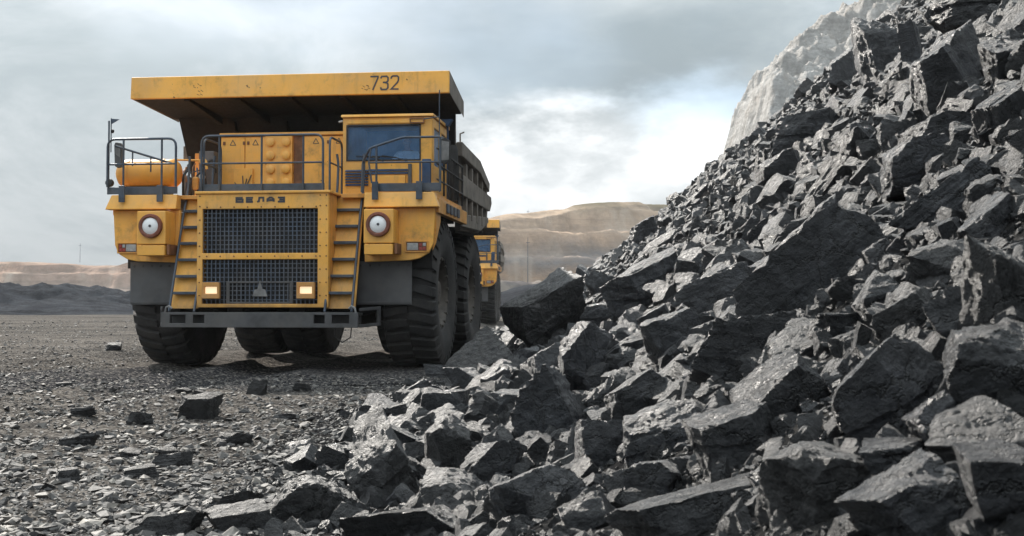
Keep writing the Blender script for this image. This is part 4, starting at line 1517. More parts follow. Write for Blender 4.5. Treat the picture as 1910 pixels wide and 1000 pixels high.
        MB().box(s * 0.30 if s > 0 else 0.30, (s * 0.30 if s > 0 else 0.30) + 0.05, 0.10, 0.5, 2.24, 2.44).build('lamp_hinge', M['brown'], hl, 0.006)
        # marker lamps
        x0, x1 = (2.66, 3.11) if s > 0 else (-3.15, -2.72)
        mk = part('marker_lamp', (0, 0, 0))
        MB().plate(x0, x1, 2.285, 2.505, 0.518, 0.548, [(x0 + 0.025, x1 - 0.025, 2.31, 2.48)]).build('lamp_frame', D, mk, 0.005)
        MB().box(x0 + 0.026, x1 - 0.026, 0.541, 0.549, 2.311, 2.479).build('lamp_back', M['brown'], mk)
        xc = (x0 + x1) / 2
        cl = (x0 + 0.04, xc + 0.03) if s > 0 else (xc - 0.03, x1 - 0.04)
        rd = (xc + 0.05, x1 - 0.04) if s > 0 else (x0 + 0.04, xc - 0.05)
        MB().box(*cl, 0.525, 0.540, 2.325, 2.465).build('lamp_lens', M['clear'], mk, 0.005)
        for zz in ((2.325, 2.388), (2.402, 2.465)):
            MB().box(rd[0], (rd[0] + rd[1]) / 2 - 0.006, 0.525, 0.540, *zz).build('lamp_lens', M['red'], mk, 0.004)
            MB().box((rd[0] + rd[1]) / 2 + 0.006, rd[1], 0.525, 0.540, *zz).build('lamp_lens', M['red'] if zz[0] < 2.35 else M['clear'], mk, 0.004)

        # ladder between housing and fender
        ld = part('ladder', (0, 0, 0))
        xa, xb = (1.24, 1.76) if s > 0 else (-1.82, -1.32)
        pan = MB()
        pan.hexa([(xa - 0.02, 0.10, 1.2), (xb + 0.03, 0.10, 1.2), (xb + 0.03, 0.13, 1.2), (xa - 0.02, 0.13, 1.2), (xa - 0.02, 0.80, 3.38), (xb + 0.03, 0.80, 3.38), (xb + 0.03, 0.83, 3.38), (xa - 0.02, 0.83, 3.38)] if s > 0 else [(xa - 0.03, 0.10, 1.2), (xb + 0.015, 0.10, 1.2), (xb + 0.015, 0.13, 1.2), (xa - 0.03, 0.13, 1.2), (xa - 0.03, 0.80, 3.38), (xb + 0.015, 0.80, 3.38), (xb + 0.015, 0.83, 3.38), (xa - 0.03, 0.83, 3.38)])
        pan.build('back_panel', Y, ld)
        for x in (xa, xb):
            outer = (x == xb) if s > 0 else (x == xa)
            pts = [(x, -0.06, 1.14), (x, 0.62, 3.1), (x, 0.82, 3.5), (x, 0.9, 4.05), (x + (0.0 if outer else -0.03 * s), 0.9, 4.25)]
            MB().tube(fillet(pts, 0.15), 0.026, 8).build('handrail', M['rail'], ld, smooth=60)
        for k in range(6):
            z = 1.50 + k * 0.325
            y = -0.06 + (z - 1.14) / 1.96 * 0.68
            MB().box(xa + 0.027, xb - 0.027, y - 0.03, y + 0.13, z - 0.03, z + 0.025).build('step', M['rail'], ld, 0.005)

    # --- centre railing on the housing
    def railing(posts, x0, x1, z0, zt, zm, y, kick, ret=None, rnd=0.16, r=0.024, slots=()):
        rl = part('railing')
        MB().tube(fillet([(x0, y, z0), (x0, y, zt), (x1, y, zt), (x1, y, z0)], rnd), r, 8).build('top_rail', M['rail'], rl, smooth=60)
        MB().tube([(x0 + r, y, zm), (x1 - r, y, zm)], r * 0.8, 8).build('mid_rail', M['rail'], rl, smooth=60)
        for x in posts:
            MB().tube([(x, y + 0.002, z0), (x, y + 0.002, zt - r * 0.5)], r * 0.9, 8).build('post', M['rail'], rl, smooth=60)
        if kick:
            MB().box(x0 - 0.02, x1 + 0.02, y + 0.03, y + 0.05, *kick).build('kick_plate', M['rail'], rl, 0.004)
        for x in slots:
            MB().box(x - 0.06, x + 0.06, 0.325, 0.366, 3.29, 3.62).build('bracket', M['rail'], rl, 0.006)
        return rl
    c_r = railing((-0.97, -0.12, 0.71), -1.33, 1.10, 3.46, 4.56, 4.02, 0.28, (3.47, 3.62))
    for x in (-1.30, 1.22):
        MB().tube(fillet([(x, 0.33, 3.46), (x, 0.33, 4.52), (x, 1.25, 4.52), (x, 1.25, 3.46)], 0.16), 0.022, 8).build('side_rail', M['rail'], c_r, smooth=60)
        MB().tube([(x, 0.36, 4.02), (x, 1.22, 4.02)], 0.018, 8).build('side_rail', M['rail'], c_r, smooth=60)
    # left platform railing
    l_r = railing((-3.0, -2.21), -3.33, -1.92, 3.6, 4.55, 4.05, 0.45, (3.46, 3.60), slots=(-2.98, -2.2))
    MB().tube([(-3.18, 0.47, 4.42), (-2.15, 0.8, 4.10)], 0.022, 8).build('slanting_rail', M['rail'], l_r, smooth=60)
    for x, z in ((-2.88, 4.33), (-2.5, 4.21)):
        MB().tube([(x, 0.6, z), (x, 0.6, z - 0.3)], 0.016, 6).build('post', M['rail'], l_r, smooth=60)
    # right platform railing with sloping start
    r_r = part('railing')
    MB().tube(fillet([(1.80, 0.55, 3.46), (1.80, 0.62, 4.05), (1.98, 0.45, 4.30), (2.62, 0.45, 4.50), (3.36, 0.45, 4.50)], 0.08), 0.024, 8).build('top_rail', M['rail'], r_r, smooth=60)
    MB().tube([(1.98, 0.45, 4.02), (3.34, 0.45, 4.02)], 0.019, 8).build('mid_rail', M['rail'], r_r, smooth=60)
    MB().tube([(2.0, 0.45, 4.28), (1.96, 0.45, 4.02), (2.02, 0.45, 3.62)], 0.018, 8).build('post', M['rail'], r_r, smooth=60)
    for x, zt in ((2.11, 4.33), (2.97, 4.03), (3.36, 4.5)):
        MB().tube([(x, 0.452, 3.45), (x, 0.452, zt)], 0.022, 8).build('post', M['rail'], r_r, smooth=60)
    MB().box(2.05, 3.34, 0.48, 0.50, 3.46, 3.62).build('kick_plate', M['rail'], r_r, 0.004)
    for x in (2.11, 2.97):
        MB().box(x - 0.06, x + 0.06, 0.325, 0.366, 3.29, 3.64).build('bracket', M['rail'], r_r, 0.006)
    MB().box(2.97, 3.14, 0.62, 0.72, 3.46, 4.10).build('blue_cover', M['blue'], r_r, 0.01)
    # side fence along the deck edge
    sf = part('railing')
    for y in (1.4, 2.0, 2.6, 3.2, 3.8):
        MB().tube([(3.27, y, 3.44), (3.27, y, 4.3)], 0.022, 6).build('post', M['black'], sf, smooth=60)
    for z in (3.7, 4.0, 4.3):
        MB().tube([(3.27, 0.6, z), (3.27, 3.9, z)], 0.018, 6).build('side_rail', M['black'], sf, smooth=60)

    # --- left platform fittings
    tk = part('air_tank', (0, 1.1, 3.93))
    pr = [(0.02, -3.42), (0.14, -3.40), (0.23, -3.35), (0.28, -3.26), (0.29, -3.18), (0.29, -2.30), (0.28, -2.2), (0.22, -2.13), (0.1, -2.1)]
    MB().lathe(pr, 'x', (0, 0, 0), 32).build('shell', M['paint_high'], tk, smooth=40)
    for x in (-3.12, -2.42):
        MB().lathe([(0.292, x - 0.025), (0.300, x - 0.025), (0.300, x + 0.025), (0.292, x + 0.025)], 'x', (0, 0, 0), 32, False).build('strap', M['paint_high'], tk, smooth=40)
    MB().box(-3.2, -2.3, -0.16, 0.16, -0.47, -0.27).build('cradle', M['rail'], tk, 0.01)
    MB().tube([(-2.25, 0.0, 0.28), (-1.6, 0.1, 0.27)], 0.02, 8).build('pipe', M['paint_high'], tk, smooth=60)
    pp = part('pipework')
    rnd = random.Random(5)
    for k in range(9):
        x = -2.05 + 0.055 * k
        z = 3.5 + rnd.random() * 0.2
        pts = [(x, 1.0 + rnd.random() * 0.2, 3.45), (x + rnd.uniform(-.06, .06), 1.05, z + 0.25), (x + rnd.uniform(-.12, .12), 1.15, z + 0.4), (x + rnd.uniform(-.2, .1), 1.35, z + 0.5)]
        MB().tube(fillet(pts, 0.08), rnd.choice((0.014, 0.02, 0.028)), 6).build('pipe', (M['black'], M['rail'], M['brown'])[k % 3], pp, smooth=60)
    MB().lathe([(0.06, 0), (0.07, 0.05), (0.07, 0.22), (0.04, 0.25)], 'z', (-1.75, 1.05, 3.6), 12).build('valve', D, pp, smooth=40)
    MB().lathe([(0.05, 0), (0.05, 0.12)], 'y', (-1.62, 1.0, 3.85), 12).build('valve', M['pale'], pp, smooth=40)
    MB().tube([(-1.50, 1.0, 4.0), (-1.52, 1.0, 4.16), (-1.58, 1.0, 4.22), (-1.64, 1.0, 4.17), (-1.60, 1.0, 4.08)], 0.028, 8).build('lifting_hook', Y, pp, smooth=60)
    MB().box(-2.35, -1.68, 2.5, 2.56, 3.45, 4.52).build('dirty_panel', D, root, 0.01)
    MB().box(-1.95, -1.62, 1.7, 2.3, 3.45, 4.46).build('filter_box', M['flap'], root, 0.02)
    MB().tube(fillet([(-1.75, 1.65, 3.5), (-1.8, 1.6, 4.1), (-1.62, 1.6, 4.3), (-1.58, 1.7, 4.0)], 0.1), 0.03, 8).build('hose', M['black'], root, smooth=60)
    # whip mast with pennant, mirror and round lamp
    ma = part('marker_mast', (-3.33, 0.5, 0))
    MB().tube([(0, 0, 3.46), (0, 0, 4.93)], 0.018, 8).build('pole', M['rail'], ma, smooth=60)
    MB().tube([(0.045, 0, 4.3), (0.045, 0, 4.98)], 0.011, 6).build('pole', M['rail'], ma, smooth=60)
    MB().prism([(0.05, 4.86), (0.06, 4.97), (0.22, 4.955)], 'y', -0.004, 0.004).build('pennant', M['rail'], ma)
    MB().lathe([(0.01, -0.04), (0.03, -0.02), (0.035, 0.02), (0.01, 0.04)], 'z', (0.075, 0, 4.72), 10).build('beacon', M['black'], ma, smooth=50)
    MB().lathe([(0.02, -0.06), (0.07, -0.05), (0.085, 0.0), (0.075, 0.04), (0.02, 0.055)], 'y', (0.025, 0, 3.69), 20).build('round_lamp', M['black'], ma, smooth=50)
    mi = part('mirror', (-3.2, 0.62, 4.26))
    MB().prism([(-0.06, -0.22), (0.0, -0.26), (0.08, -0.24), (0.085, 0.18), (0.06, 0.24), (-0.05, 0.26), (-0.075, 0.2)], 'y', -0.01, 0.07).build('mirror_housing', M['flap'], mi, 0.01)
    MB().prism([(-0.05, 0.02), (0.055, -0.05), (0.06, 0.18), (-0.045, 0.22)], 'y', -0.018, -0.011).build('mirror_glass', M['lead'], mi)

    # --- equipment cabinet behind the centre railing
    cb = part('equipment_cabinet')
    MB().box(-1.60, 1.28, 2.06, 3.15, 3.46, 4.80).build('carcass', D, cb, 0.01)
    MB().box(-1.61, 1.285, 1.98, 3.15, 4.803, 4.87).build('top_ledge', Y, cb, 0.01)
    for (x0, x1, z0, z1) in ((-1.585, -1.075, 3.50, 4.78), (-1.06, -0.625, 3.50, 4.78), (0.20, 1.26, 3.50, 4.78)):
        MB().box(x0, x1, 2.02, 2.058, z0, z1).build('cabinet_door', Y, cb, 0.008)
    MB().box(-0.61, -0.03, 1.96, 2.058, 3.48, 4.79).build('cap_panel', Y, cb, 0.012)
    MB().box(-0.02, 0.18, 2.045, 2.059, 3.48, 4.79).build('brown_strip', M['brown'], cb, 0.004)
    for z in (4.66, 4.38, 4.09, 3.81):
        for x in (-0.49, -0.155):
            MB().lathe([(0.088, 0.0), (0.092, -0.045), (0.07, -0.062), (0.01, -0.066)], 'y', (x, 1.96, z), 20).build('access_cap', Y, cb, smooth=40)
    MB().box(-1.30, -0.88, 1.955, 2.018, 3.48, 4.12).build('junction_box', Y, cb, 0.008)
    wr = MB()
    for (dx, dz, l) in ((-0.14, 0.02, 0.3), (-0.03, 0.26, 0.3), (0.06, 0.2, 0.3), (0.16, 0.28, 0.35), (-0.2, 0.12, 0.2)):
        wr.tube([(-1.06, 1.94, 3.50), (-1.06 + dx * 0.3, 1.93, 3.62 + dz * 0.3), (-1.06 + dx, 1.945, 3.70 + dz)], 0.011, 6)
    wr.build('cable_bunch', M['marking'], cb, smooth=60)
    for x, z, y in ((-1.33, 4.66, 2.02), (-0.84, 4.66, 2.02), (0.46, 4.67, 2.02), (0.95, 4.67, 2.02)):
        k = MB()
        k.ribbon([(x - 0.06, z - 0.045), (x, z + 0.06), (x + 0.06, z - 0.045), (x - 0.058, z - 0.046)], 0.014, y, 0.004)
        k.build('warning_mark', M['marking'], cb)
    for x in (-1.54, -1.11, -1.02, 0.7):
        MB().box(x, x + 0.05, 2.0, 2.02, 4.62, 4.69).build('latch', M['brown'], cb, 0.004)

    # --- cab
    cab = part('cab')
    MB().plate(1.30, 3.10, 3.46, 4.985, 1.0, 1.06, [(1.385, 2.865, 4.13, 4.83)]).build('cab_front', Y, cab, 0.015)
    sd_ = MB()
    sd_.plate(1.062, 2.9, 3.46, 4.985, 0, 0.05, [(1.25, 1.95, 4.05, 4.8), (2.1, 2.75, 4.05, 4.8)])
    o = sd_.build('cab_side', Y, cab, 0.01)
    o.matrix_local = Matrix.Translation((3.10, 0, 0)) @ Matrix.Rotation(math.pi / 2, 4, 'Z')
    MB().box(1.302, 1.35, 1.062, 2.9, 3.46, 4.985).build('cab_side', Y, cab, 0.01)
    MB().box(1.352, 3.048, 2.85, 2.9, 3.46, 4.985).build('cab_back', M['lining'], cab)
    MB().box(1.352, 3.048, 1.062, 2.848, 3.46, 3.52).build('cab_floor', M['lining'], cab)
    MB().prism([(0.95, 4.99), (0.97, 5.045), (2.95, 5.07), (2.95, 4.99)], 'x', 1.27, 3.13).build('roof', Y, cab, 0.012)
    MB().box(1.40, 2.95, 0.975, 0.998, 4.86, 4.93).build('visor_rib', Y, cab, 0.008)
    MB().plate(1.372, 2.878, 4.117, 4.843, 0.985, 0.999, [(1.40, 2.85, 4.145, 4.815)]).build('window_seal', M['black'], cab, 0.006)
    MB().box(1.387, 2.863, 1.022, 1.034, 4.132, 4.828).build('windshield', M['glass'], cab)
    for (y0, y1) in ((1.252, 1.948), (2.102, 2.748)):
        MB().box(3.07, 3.08, y0, y1, 4.052, 4.798).build('side_window', M['glass'], cab)
    MB().plate(2.66, 2.95, 4.85, 4.96, 0.945, 0.972, [(2.68, 2.93, 4.87, 4.94)]).build('roof_lamp', M['brown'], cab)
    for k in range(6):
        z = 3.625 + k * 0.056
        MB().hexa([(1.36, 0.975, z), (1.82, 0.975, z), (1.82, 0.999, z + 0.02), (1.36, 0.999, z + 0.02), (1.36, 0.965, z + 0.012), (1.82, 0.965, z + 0.012), (1.82, 0.996, z + 0.04), (1.36, 0.996, z + 0.04)]).build('louvre', M['blue'], cab)
    for k in range(2):
        z = 3.85 + k * 0.06
        MB().box(1.825, 2.62, 0.968, 0.998, z, z + 0.042).build('louvre', M['blue'], cab, 0.004)
    MB().box(1.87, 2.58, 0.93, 0.998, 3.58, 3.82).build('front_box', Y, cab, 0.01)
    MB().box(2.63, 2.70, 0.95, 0.998, 3.55, 4.05).build('duct', M['flap'], cab, 0.006)
    for (xa, xb) in ((1.78, 2.2), (2.1, 2.7)):
        wp = MB()
        wp.tube([(xb, 0.96, 4.07), ((xa + xb) / 2, 0.955, 4.17), (xa, 0.965, 4.22)], 0.010, 6)
        wp.tube([(xa - 0.2, 0.968, 4.21), (xa + 0.28, 0.968, 4.18)], 0.012, 6)
        wp.build('wiper', M['black'], cab)
    MB().tube([(1.22, 0.98, 4.90), (1.30, 1.0, 4.92)], 0.02, 6).build('side_marker', M['pale'], cab)
    st = MB()
    st.box(2.18, 2.70, 1.57, 2.07, 3.68, 3.82)
    st.box(2.20, 2.68, 2.04, 2.16, 3.80, 4.42)
    st.box(2.30, 2.58, 1.67, 1.97, 3.525, 3.68)
    st.build('seat', M['seat'], cab, 0.04)
    sw = MB()
    ring = [(2.44 + 0.2 * math.cos(a), 1.27 + 0.06 * math.sin(a), 4.02 + 0.18 * math.sin(a)) for a in np.linspace(0, 2 * math.pi, 21)]
    sw.tube(ring, 0.016, 6)
    sw.tube([(2.44, 1.27, 4.02), (2.44, 1.24, 3.62)], 0.025, 8)
    sw.tube([(2.25, 1.27, 4.02), (2.63, 1.27, 4.02)], 0.012, 6)
    sw.build('steering_wheel', M['black'], cab, smooth=60)
    MB().box(1.40, 3.0, 1.08, 1.19, 3.525, 3.98).build('dashboard', M['seat'], cab, 0.03)
    # fittings right of the cab
    MB().tube([(3.30, 0.7, 3.46), (3.30, 0.7, 5.45)], 0.012, 6).build('antenna', M['rail'], root, smooth=60)
    MB().tube([(2.95, 0.95, 4.93), (3.30, 0.7, 4.93)], 0.012, 6).build('antenna_stay', M['rail'], root, smooth=60)
    MB().prism([(3.02, 5.15), (3.28, 5.15), (3.19, 5.0), (3.12, 5.0)], 'y', 2.4, 2.55).build('blue_lamp', M['blue'], root, 0.01)
    MB().tube([(3.16, 2.5, 3.46), (3.16, 2.5, 5.0)], 0.024, 8).build('lamp_post', M['blue'], root, smooth=60)
    mr = part('mirror', (3.38, 0.9, 4.3))
    MB().prism([(-0.10, -0.24), (0.0, -0.27), (0.09, -0.22), (0.1, 0.18), (0.0, 0.25), (-0.09, 0.22)], 'y', 0, 0.07).build('mirror_housing', M['black'], mr, 0.012)
    MB().prism([(-0.08, -0.2), (0.07, -0.19), (0.08, 0.16), (-0.07, 0.19)], 'y', -0.008, -0.001).build('mirror_glass', M['lead'], mr)
    MB().lathe([(0.16, 0), (0.17, 0.1), (0.17, 1.1), (0.14, 1.2)], 'z', (3.1, 3.2, 3.5), 18).build('air_cleaner', M['black'], root, smooth=40)

    # --- dump body
    bd = part('dump_body')
    hw = 3.355
    MB().hexa([(-hw, 1.50, 5.54), (hw, 1.50, 5.54), (hw, 1.60, 5.54), (-hw, 1.60, 5.54), (-hw, 1.54, 6.00), (hw, 1.54, 6.00), (hw, 1.60, 6.00), (-hw, 1.60, 6.00)]).build('canopy_lip', Y, bd, 0.015)
    cn = MB()
    cn.hexa([(-hw + .01, 1.604, 5.56), (hw - .01, 1.604, 5.56), (3.26, 3.7, 5.46), (-3.26, 3.7, 5.46), (-hw + .01, 1.604, 5.66), (hw - .01, 1.604, 5.66), (3.26, 3.7, 5.58), (-3.26, 3.7, 5.58)])
    cn.build('canopy_floor', M['under'], bd)
    for s in (-1, 1):
        MB().hexa([(s * (hw - .08), 1.604, 5.665), (s * hw, 1.604, 5.54), (s * 3.29, 3.9, 5.41), (s * 3.21, 3.9, 5.585), (s * (hw - .08), 1.604, 6.0), (s * hw, 1.604, 6.0), (s * 3.29, 3.9, 5.78), (s * 3.21, 3.9, 5.78)]).build('canopy_side', M['body'], bd, 0.012)
    for x in (-2.2, -1.1, 0, 1.1, 2.2):
        MB().hexa([(x - .06, 1.65, 5.50), (x + .06, 1.65, 5.50), (x + .06, 3.6, 5.30), (x - .06, 3.6, 5.30), (x - .06, 1.65, 5.558), (x + .06, 1.65, 5.558), (x + .06, 3.6, 5.46), (x - .06, 3.6, 5.46)]).build('canopy_rib', M['under'], bd, 0.008)
    MB().hexa([(-2.95, 4.55, 3.1), (2.95, 4.55, 3.1), (2.95, 4.65, 3.1), (-2.95, 4.65, 3.1), (-3.15, 3.55, 5.45), (3.15, 3.55, 5.45), (3.15, 3.65, 5.45), (-3.15, 3.65, 5.45)]).build('front_wall', M['under'], bd)
    for x in (-1.9, -0.7, 0.7, 1.9):
        MB().hexa([(x - .08, 4.40, 3.2), (x + .08, 4.40, 3.2), (x + .08, 4.56, 3.2), (x - .08, 4.56, 3.2), (x - .08, 3.45, 5.35), (x + .08, 3.45, 5.35), (x + .08, 3.58, 5.35), (x - .08, 3.58, 5.35)]).build('wall_rib', M['under'], bd, 0.008)
    side = [(3.70, 5.5), (3.98, 5.5), (4.02, 4.88), (7.0, 4.80), (8.9, 4.42), (9.5, 3.95), (9.2, 3.45), (7.6, 3.05), (4.6, 2.95)]
    for s in (-1, 1):
        MB().prism(side, 'x', s * 2.98, s * 3.10).build('side_wall', M['body'], bd, 0.01)
        MB().prism([(4.03, 4.58), (7.0, 4.52), (8.7, 4.20), (8.8, 4.44), (7.0, 4.83), (4.03, 4.90)], 'x', s * 3.102, s * 3.24).build('top_beam', M['body'], bd, 0.02)
        MB().prism([(4.0, 3.72), (9.0, 3.72), (9.35, 3.95), (9.2, 4.12), (4.0, 4.20)], 'x', s * 3.102, s * 3.22).build('side_beam', M['body'], bd, 0.02)
        MB().prism([(4.3, 3.02), (7.5, 3.10), (9.0, 3.42), (8.9, 3.55), (4.3, 3.30)], 'x', s * 3.102, s * 3.18).build('lower_beam', M['body'], bd, 0.02)
        for y in (4.9, 5.8, 6.7, 7.6, 8.4):
            MB().hexa([(s * 3.10, y, 3.25), (s * 3.2, y, 3.25), (s * 3.2, y + .16, 3.25), (s * 3.10, y + .16, 3.25), (s * 3.10, y, 4.5), (s * 3.2, y, 4.5), (s * 3.2, y + .16, 4.5), (s * 3.10, y + .16, 4.5)]).build('side_rib', M['body'], bd, 0.01)
    MB().prism([(4.66, 2.9), (7.6, 2.98), (9.3, 3.40), (9.3, 3.52), (7.6, 3.12), (4.66, 3.04)], 'x', -2.975, 2.975).build('body_floor', M['under'], bd)
    MB().tube([(3.16, 4.2, 4.92), (3.16, 4.2, 5.1), (3.24, 4.25, 5.14)], 0.02, 6).build('body_hook', M['body'], bd)

    # fleet number on the lip, slim strokes
    def sh_(pts, x0, w_, h_, zb):
        return [(x0 + q[0] * w_, zb + q[1] * h_) for q in pts]
    digs = [
        [(0, 0.94), (0.95, 0.94), (0.95, 0.85), (0.33, 0)],
        [(0.0, 0.80), (0.12, 0.93), (0.75, 0.94), (0.92, 0.84), (0.92, 0.62), (0.72, 0.52), (0.30, 0.52), (0.72, 0.515), (0.92, 0.42), (0.92, 0.14), (0.75, 0.03), (0.12, 0.03), (0.0, 0.16)],
        [(0.0, 0.76), (0.04, 0.88), (0.2, 0.95), (0.75, 0.95), (0.92, 0.86), (0.92, 0.64), (0.80, 0.50), (0.04, 0.05), (0.96, 0.04)],
    ]
    digs[1] = None
    for i in range(3):
        x0 = 1.73 + i * 0.215
        mb = MB()
        if i == 1:
            mb.ribbon(sh_([(0.0, 0.80), (0.12, 0.93), (0.75, 0.94), (0.92, 0.84), (0.92, 0.62), (0.72, 0.52), (0.28, 0.52)], x0, 0.165, 0.30, 5.625), 0.032, 0.0, 0.006)
            mb.ribbon(sh_([(0.55, 0.50), (0.74, 0.50), (0.92, 0.40), (0.92, 0.14), (0.75, 0.03), (0.12, 0.03), (0.0, 0.17)], x0, 0.165, 0.30, 5.625), 0.032, 0.0, 0.009)
        else:
            mb.ribbon(sh_(digs[i], x0, 0.165, 0.30, 5.625), 0.032, 0.0, 0.006)
        o = mb.build('digit', M['marking'], bd)
        # follow the slight backward lean of the plate
        sl = 0.04 / 0.46
        for v in o.data.vertices:
            v.co.y = v.co.y + 1.50 + (v.co.z - 5.54) * sl
    scr = MB()
    rs = random.Random(3)
    for (cx, cz, nn, sp) in ((-1.95, 5.80, 5, 0.12), (-1.88, 5.66, 4, 0.1), (1.55, 5.68, 7, 0.14)):
        for k in range(nn):
            x, z = cx + rs.uniform(-sp, sp), cz + rs.uniform(-0.05, 0.05)
            L = rs.uniform(0.02, 0.06)
            scr.ribbon([(x, z), (x + L, z - L * rs.uniform(0.1, 0.8))], 0.012, 1.50 + (z - 5.54) * 0.087 + 0.001, 0.004)
    o = scr.build('paint_scrapes', M['brown'], bd)
    return root


truck = build_truck()


def kids(o):
    return [c for c in bpy.data.objects if c.parent == o]


CH = {}
for o_ in bpy.data.objects:
    if o_.parent:
        CH.setdefault(o_.parent.name, []).append(o_)


def copy_tree(o, parent=None, skip=()):
    c = o.copy()
    COL.objects.link(c)
    if parent is not None:
        c.parent = parent
    for k in CH.get(o.name, []):
        if k.name.split('.')[0] in skip:
            continue
        copy_tree(k, c, skip)
    return c


truck2 = copy_tree(truck, None, ('digit', 'paint_scrapes', 'warning_mark'))
truck2.location = (-4.15, 65.0, 0.0)
truck2.rotation_euler = (0, 0, -0.05)
truck2['label'] = 'second yellow mining dump truck half hidden behind the first one'

# ------------------------------------------------------------------ driver behind the windscreen

def skin_mesh(name, verts, edges, radii, material, parent=None, root_i=0, sub=2):
    me = bpy.data.meshes.new(name)
    me.from_pydata(verts, edges, [])
    o = link_mesh(name, me, material, parent)
    sk = o.modifiers.new('skin', 'SKIN')
    sk.use_smooth_shade = True
    lay = me.skin_vertices[0].data if me.skin_vertices else None
    if lay is None:
        bm = bmesh.new()
        bm.from_mesh(me)
        bm.verts.layers.skin.verify()
        bm.to_mesh(me)
        bm.free()
        lay = me.skin_vertices[0].data
    for i, r_ in enumerate(radii):
        lay[i].radius = (r_, r_) if not isinstance(r_, tuple) else r_
        lay[i].use_root = (i == root_i)
    sb = o.modifiers.new('sub', 'SUBSURF')
    sb.levels = sub
    sb.render_levels = sub
    return o


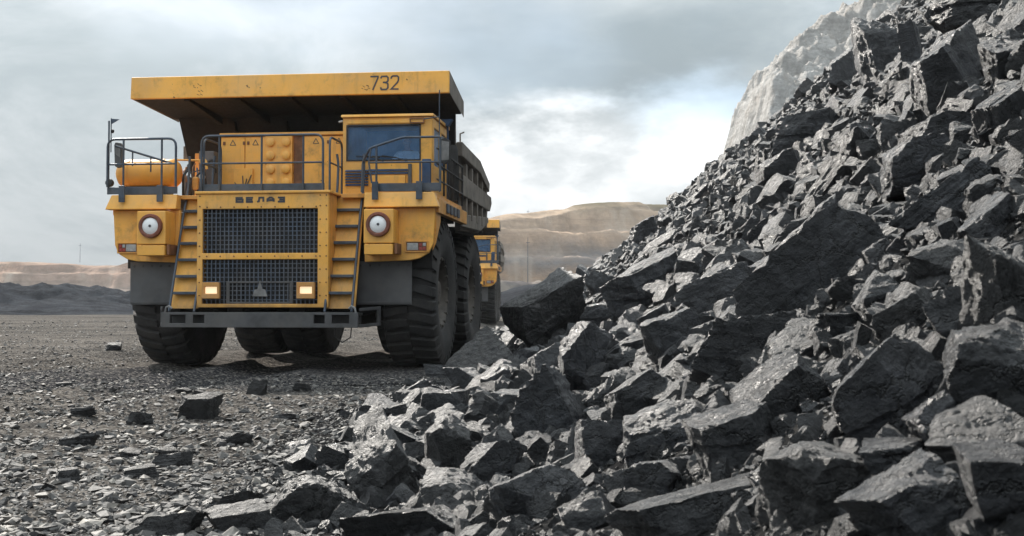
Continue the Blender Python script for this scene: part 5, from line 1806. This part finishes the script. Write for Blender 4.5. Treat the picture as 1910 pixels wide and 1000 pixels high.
def driver():
    V_, E_, Rr = [], [], []

    def a(p, r_, par=None):
        V_.append(p)
        Rr.append(r_)
        if par is not None:
            E_.append((par, len(V_) - 1))
        return len(V_) - 1
    pel = a((0, 0.02, 0.10), (0.15, 0.11))
    sp = a((0, 0.03, 0.32), (0.14, 0.10), pel)
    chst = a((0, 0.02, 0.50), (0.155, 0.105), sp)
    nk = a((0, 0.0, 0.64), 0.055, chst)
    jaw = a((0, -0.02, 0.73), 0.068, nk)
    hd = a((0, -0.01, 0.80), 0.088, jaw)
    a((0, 0.0, 0.88), 0.07, hd)
    a((0, -0.115, 0.775), 0.016, hd)                      # nose
    for s in (-1, 1):
        a((s * 0.098, 0.0, 0.79), 0.016, hd)              # ear
        sh = a((s * 0.19, 0.02, 0.54), 0.065, chst)
        el = a((s * 0.27, -0.16, 0.34), 0.045, sh)
        wr_ = a((s * 0.19, -0.38, 0.33), 0.03, el)
        pm = a((s * 0.175, -0.44, 0.345), 0.034, wr_)
        for k, ln in enumerate((0.030, 0.036, 0.034, 0.026)):
            off = (k - 1.5) * 0.018
            f1 = a((s * 0.175 + off * 0.3, -0.475, 0.36 - off), 0.0085, pm)
            f2 = a((s * 0.165 + off * 0.3, -0.475 - ln * 0.7, 0.352 - off), 0.0078, f1)
            a((s * 0.150, -0.468 - ln * 0.6, 0.338 - off), 0.007, f2)
        th = a((s * 0.150, -0.445, 0.37), 0.009, pm)
        a((s * 0.140, -0.475, 0.385), 0.008, th)
        hp = a((s * 0.10, -0.02, 0.08), 0.09, pel)
        kn = a((s * 0.13, -0.40, 0.10), 0.06, hp)
        an = a((s * 0.13, -0.42, -0.20), 0.042, kn)
        a((s * 0.13, -0.52, -0.235), 0.035, an)
    o = skin_mesh('person', V_, E_, Rr, M['skin'])
    tag(o, 'driver in a pale blue shirt at the wheel inside the cab', 'person')
    Wm = Matrix.Translation(T_POS) @ Matrix.Rotation(T_YAW, 4, 'Z')
    o.matrix_world = Wm @ Matrix.Translation((2.44, 1.80, 3.80))
    v2, e2, r2 = [(0, 0.02, 0.10), (0, 0.03, 0.32), (0, 0.02, 0.52), (0, 0.0, 0.60)], [(0, 1), (1, 2), (2, 3)], [(0.165, 0.125), (0.155, 0.115), (0.165, 0.115), 0.075]
    for s in (-1, 1):
        i = len(v2)
        v2 += [(s * 0.19, 0.02, 0.54), (s * 0.27, -0.16, 0.34), (s * 0.205, -0.34, 0.332)]
        e2 += [(2, i), (i, i + 1), (i + 1, i + 2)]
        r2 += [0.078, 0.058, 0.045]
    skin_mesh('shirt', v2, e2, r2, M['shirt'], o)
    v3, e3, r3 = [(0, 0.02, 0.09)], [], [(0.16, 0.12)]
    for s in (-1, 1):
        i = len(v3)
        v3 += [(s * 0.10, -0.02, 0.08), (s * 0.13, -0.40, 0.10), (s * 0.13, -0.42, -0.17)]
        e3 += [(0, i), (i, i + 1), (i + 1, i + 2)]
        r3 += [0.10, 0.072, 0.055]
    skin_mesh('trousers', v3, e3, r3, M['trouser'], o)
    skin_mesh('hair', [(0, 0.035, 0.80), (0, 0.02, 0.885), (0, -0.04, 0.90)], [(0, 1), (1, 2)], [0.082, 0.074, 0.05], M['hair'], o)
    ey = MB()
    for s in (-1, 1):
        ey.lathe([(0.004, -0.012), (0.012, -0.006), (0.013, 0.004), (0.004, 0.01)], 'y', (s * 0.035, -0.088, 0.805), 10)
    ey.build('eyes', M['marking'], o)
    MB().box(-0.028, 0.028, -0.098, -0.07, 0.728, 0.738).build('mouth', M['ring'], o, 0.004)


driver()

# ------------------------------------------------------------------ far masts

def mast(loc, h, label):
    r_ = empty('mast', loc)
    tag(r_, label, 'mast', 'thin masts on the pit rim')
    MB().tube([(0, 0, -1), (0, 0, h)], 0.09, 6, 0.05).build('pole', M['rail'], r_, smooth=60)
    mb = MB()
    mb.box(-0.4, 0.4, -0.04, 0.04, h * 0.86, h * 0.86 + 0.1)
    mb.build('cross_arm', M['rail'], r_)


mast((-150.0, 400, 15.5), 5.6, 'thin mast standing on the pale rim left of the first truck')
mast((4.9, 350, 24.6), 4.2, 'thin mast on the skyline of the ochre hill')
mast((3.3, 240, 6.0), 8.5, 'thin mast low on the ochre hill above the bank')

# ------------------------------------------------------------------ dusty air of the pit
hz = MB().box(-700, 700, -60, 700, -3.5, 60).build('haze', None)
hm_ = bpy.data.materials.new('pit_haze')
hm_.use_nodes = True
ht = NT(hm_.node_tree)
for nd in list(hm_.node_tree.nodes):
    hm_.node_tree.nodes.remove(nd)
ho = ht.n('ShaderNodeOutputMaterial')
hv = ht.n('ShaderNodeVolumePrincipled')
hv.inputs['Color'].default_value = (0.9, 0.93, 0.96, 1)
hv.inputs['Density'].default_value = 0.00018
ht.l.new(hv.outputs[0], ho.inputs['Volume'])
hz.data.materials.append(hm_)
stuff(hz, 'thin dusty air hanging over the pit')
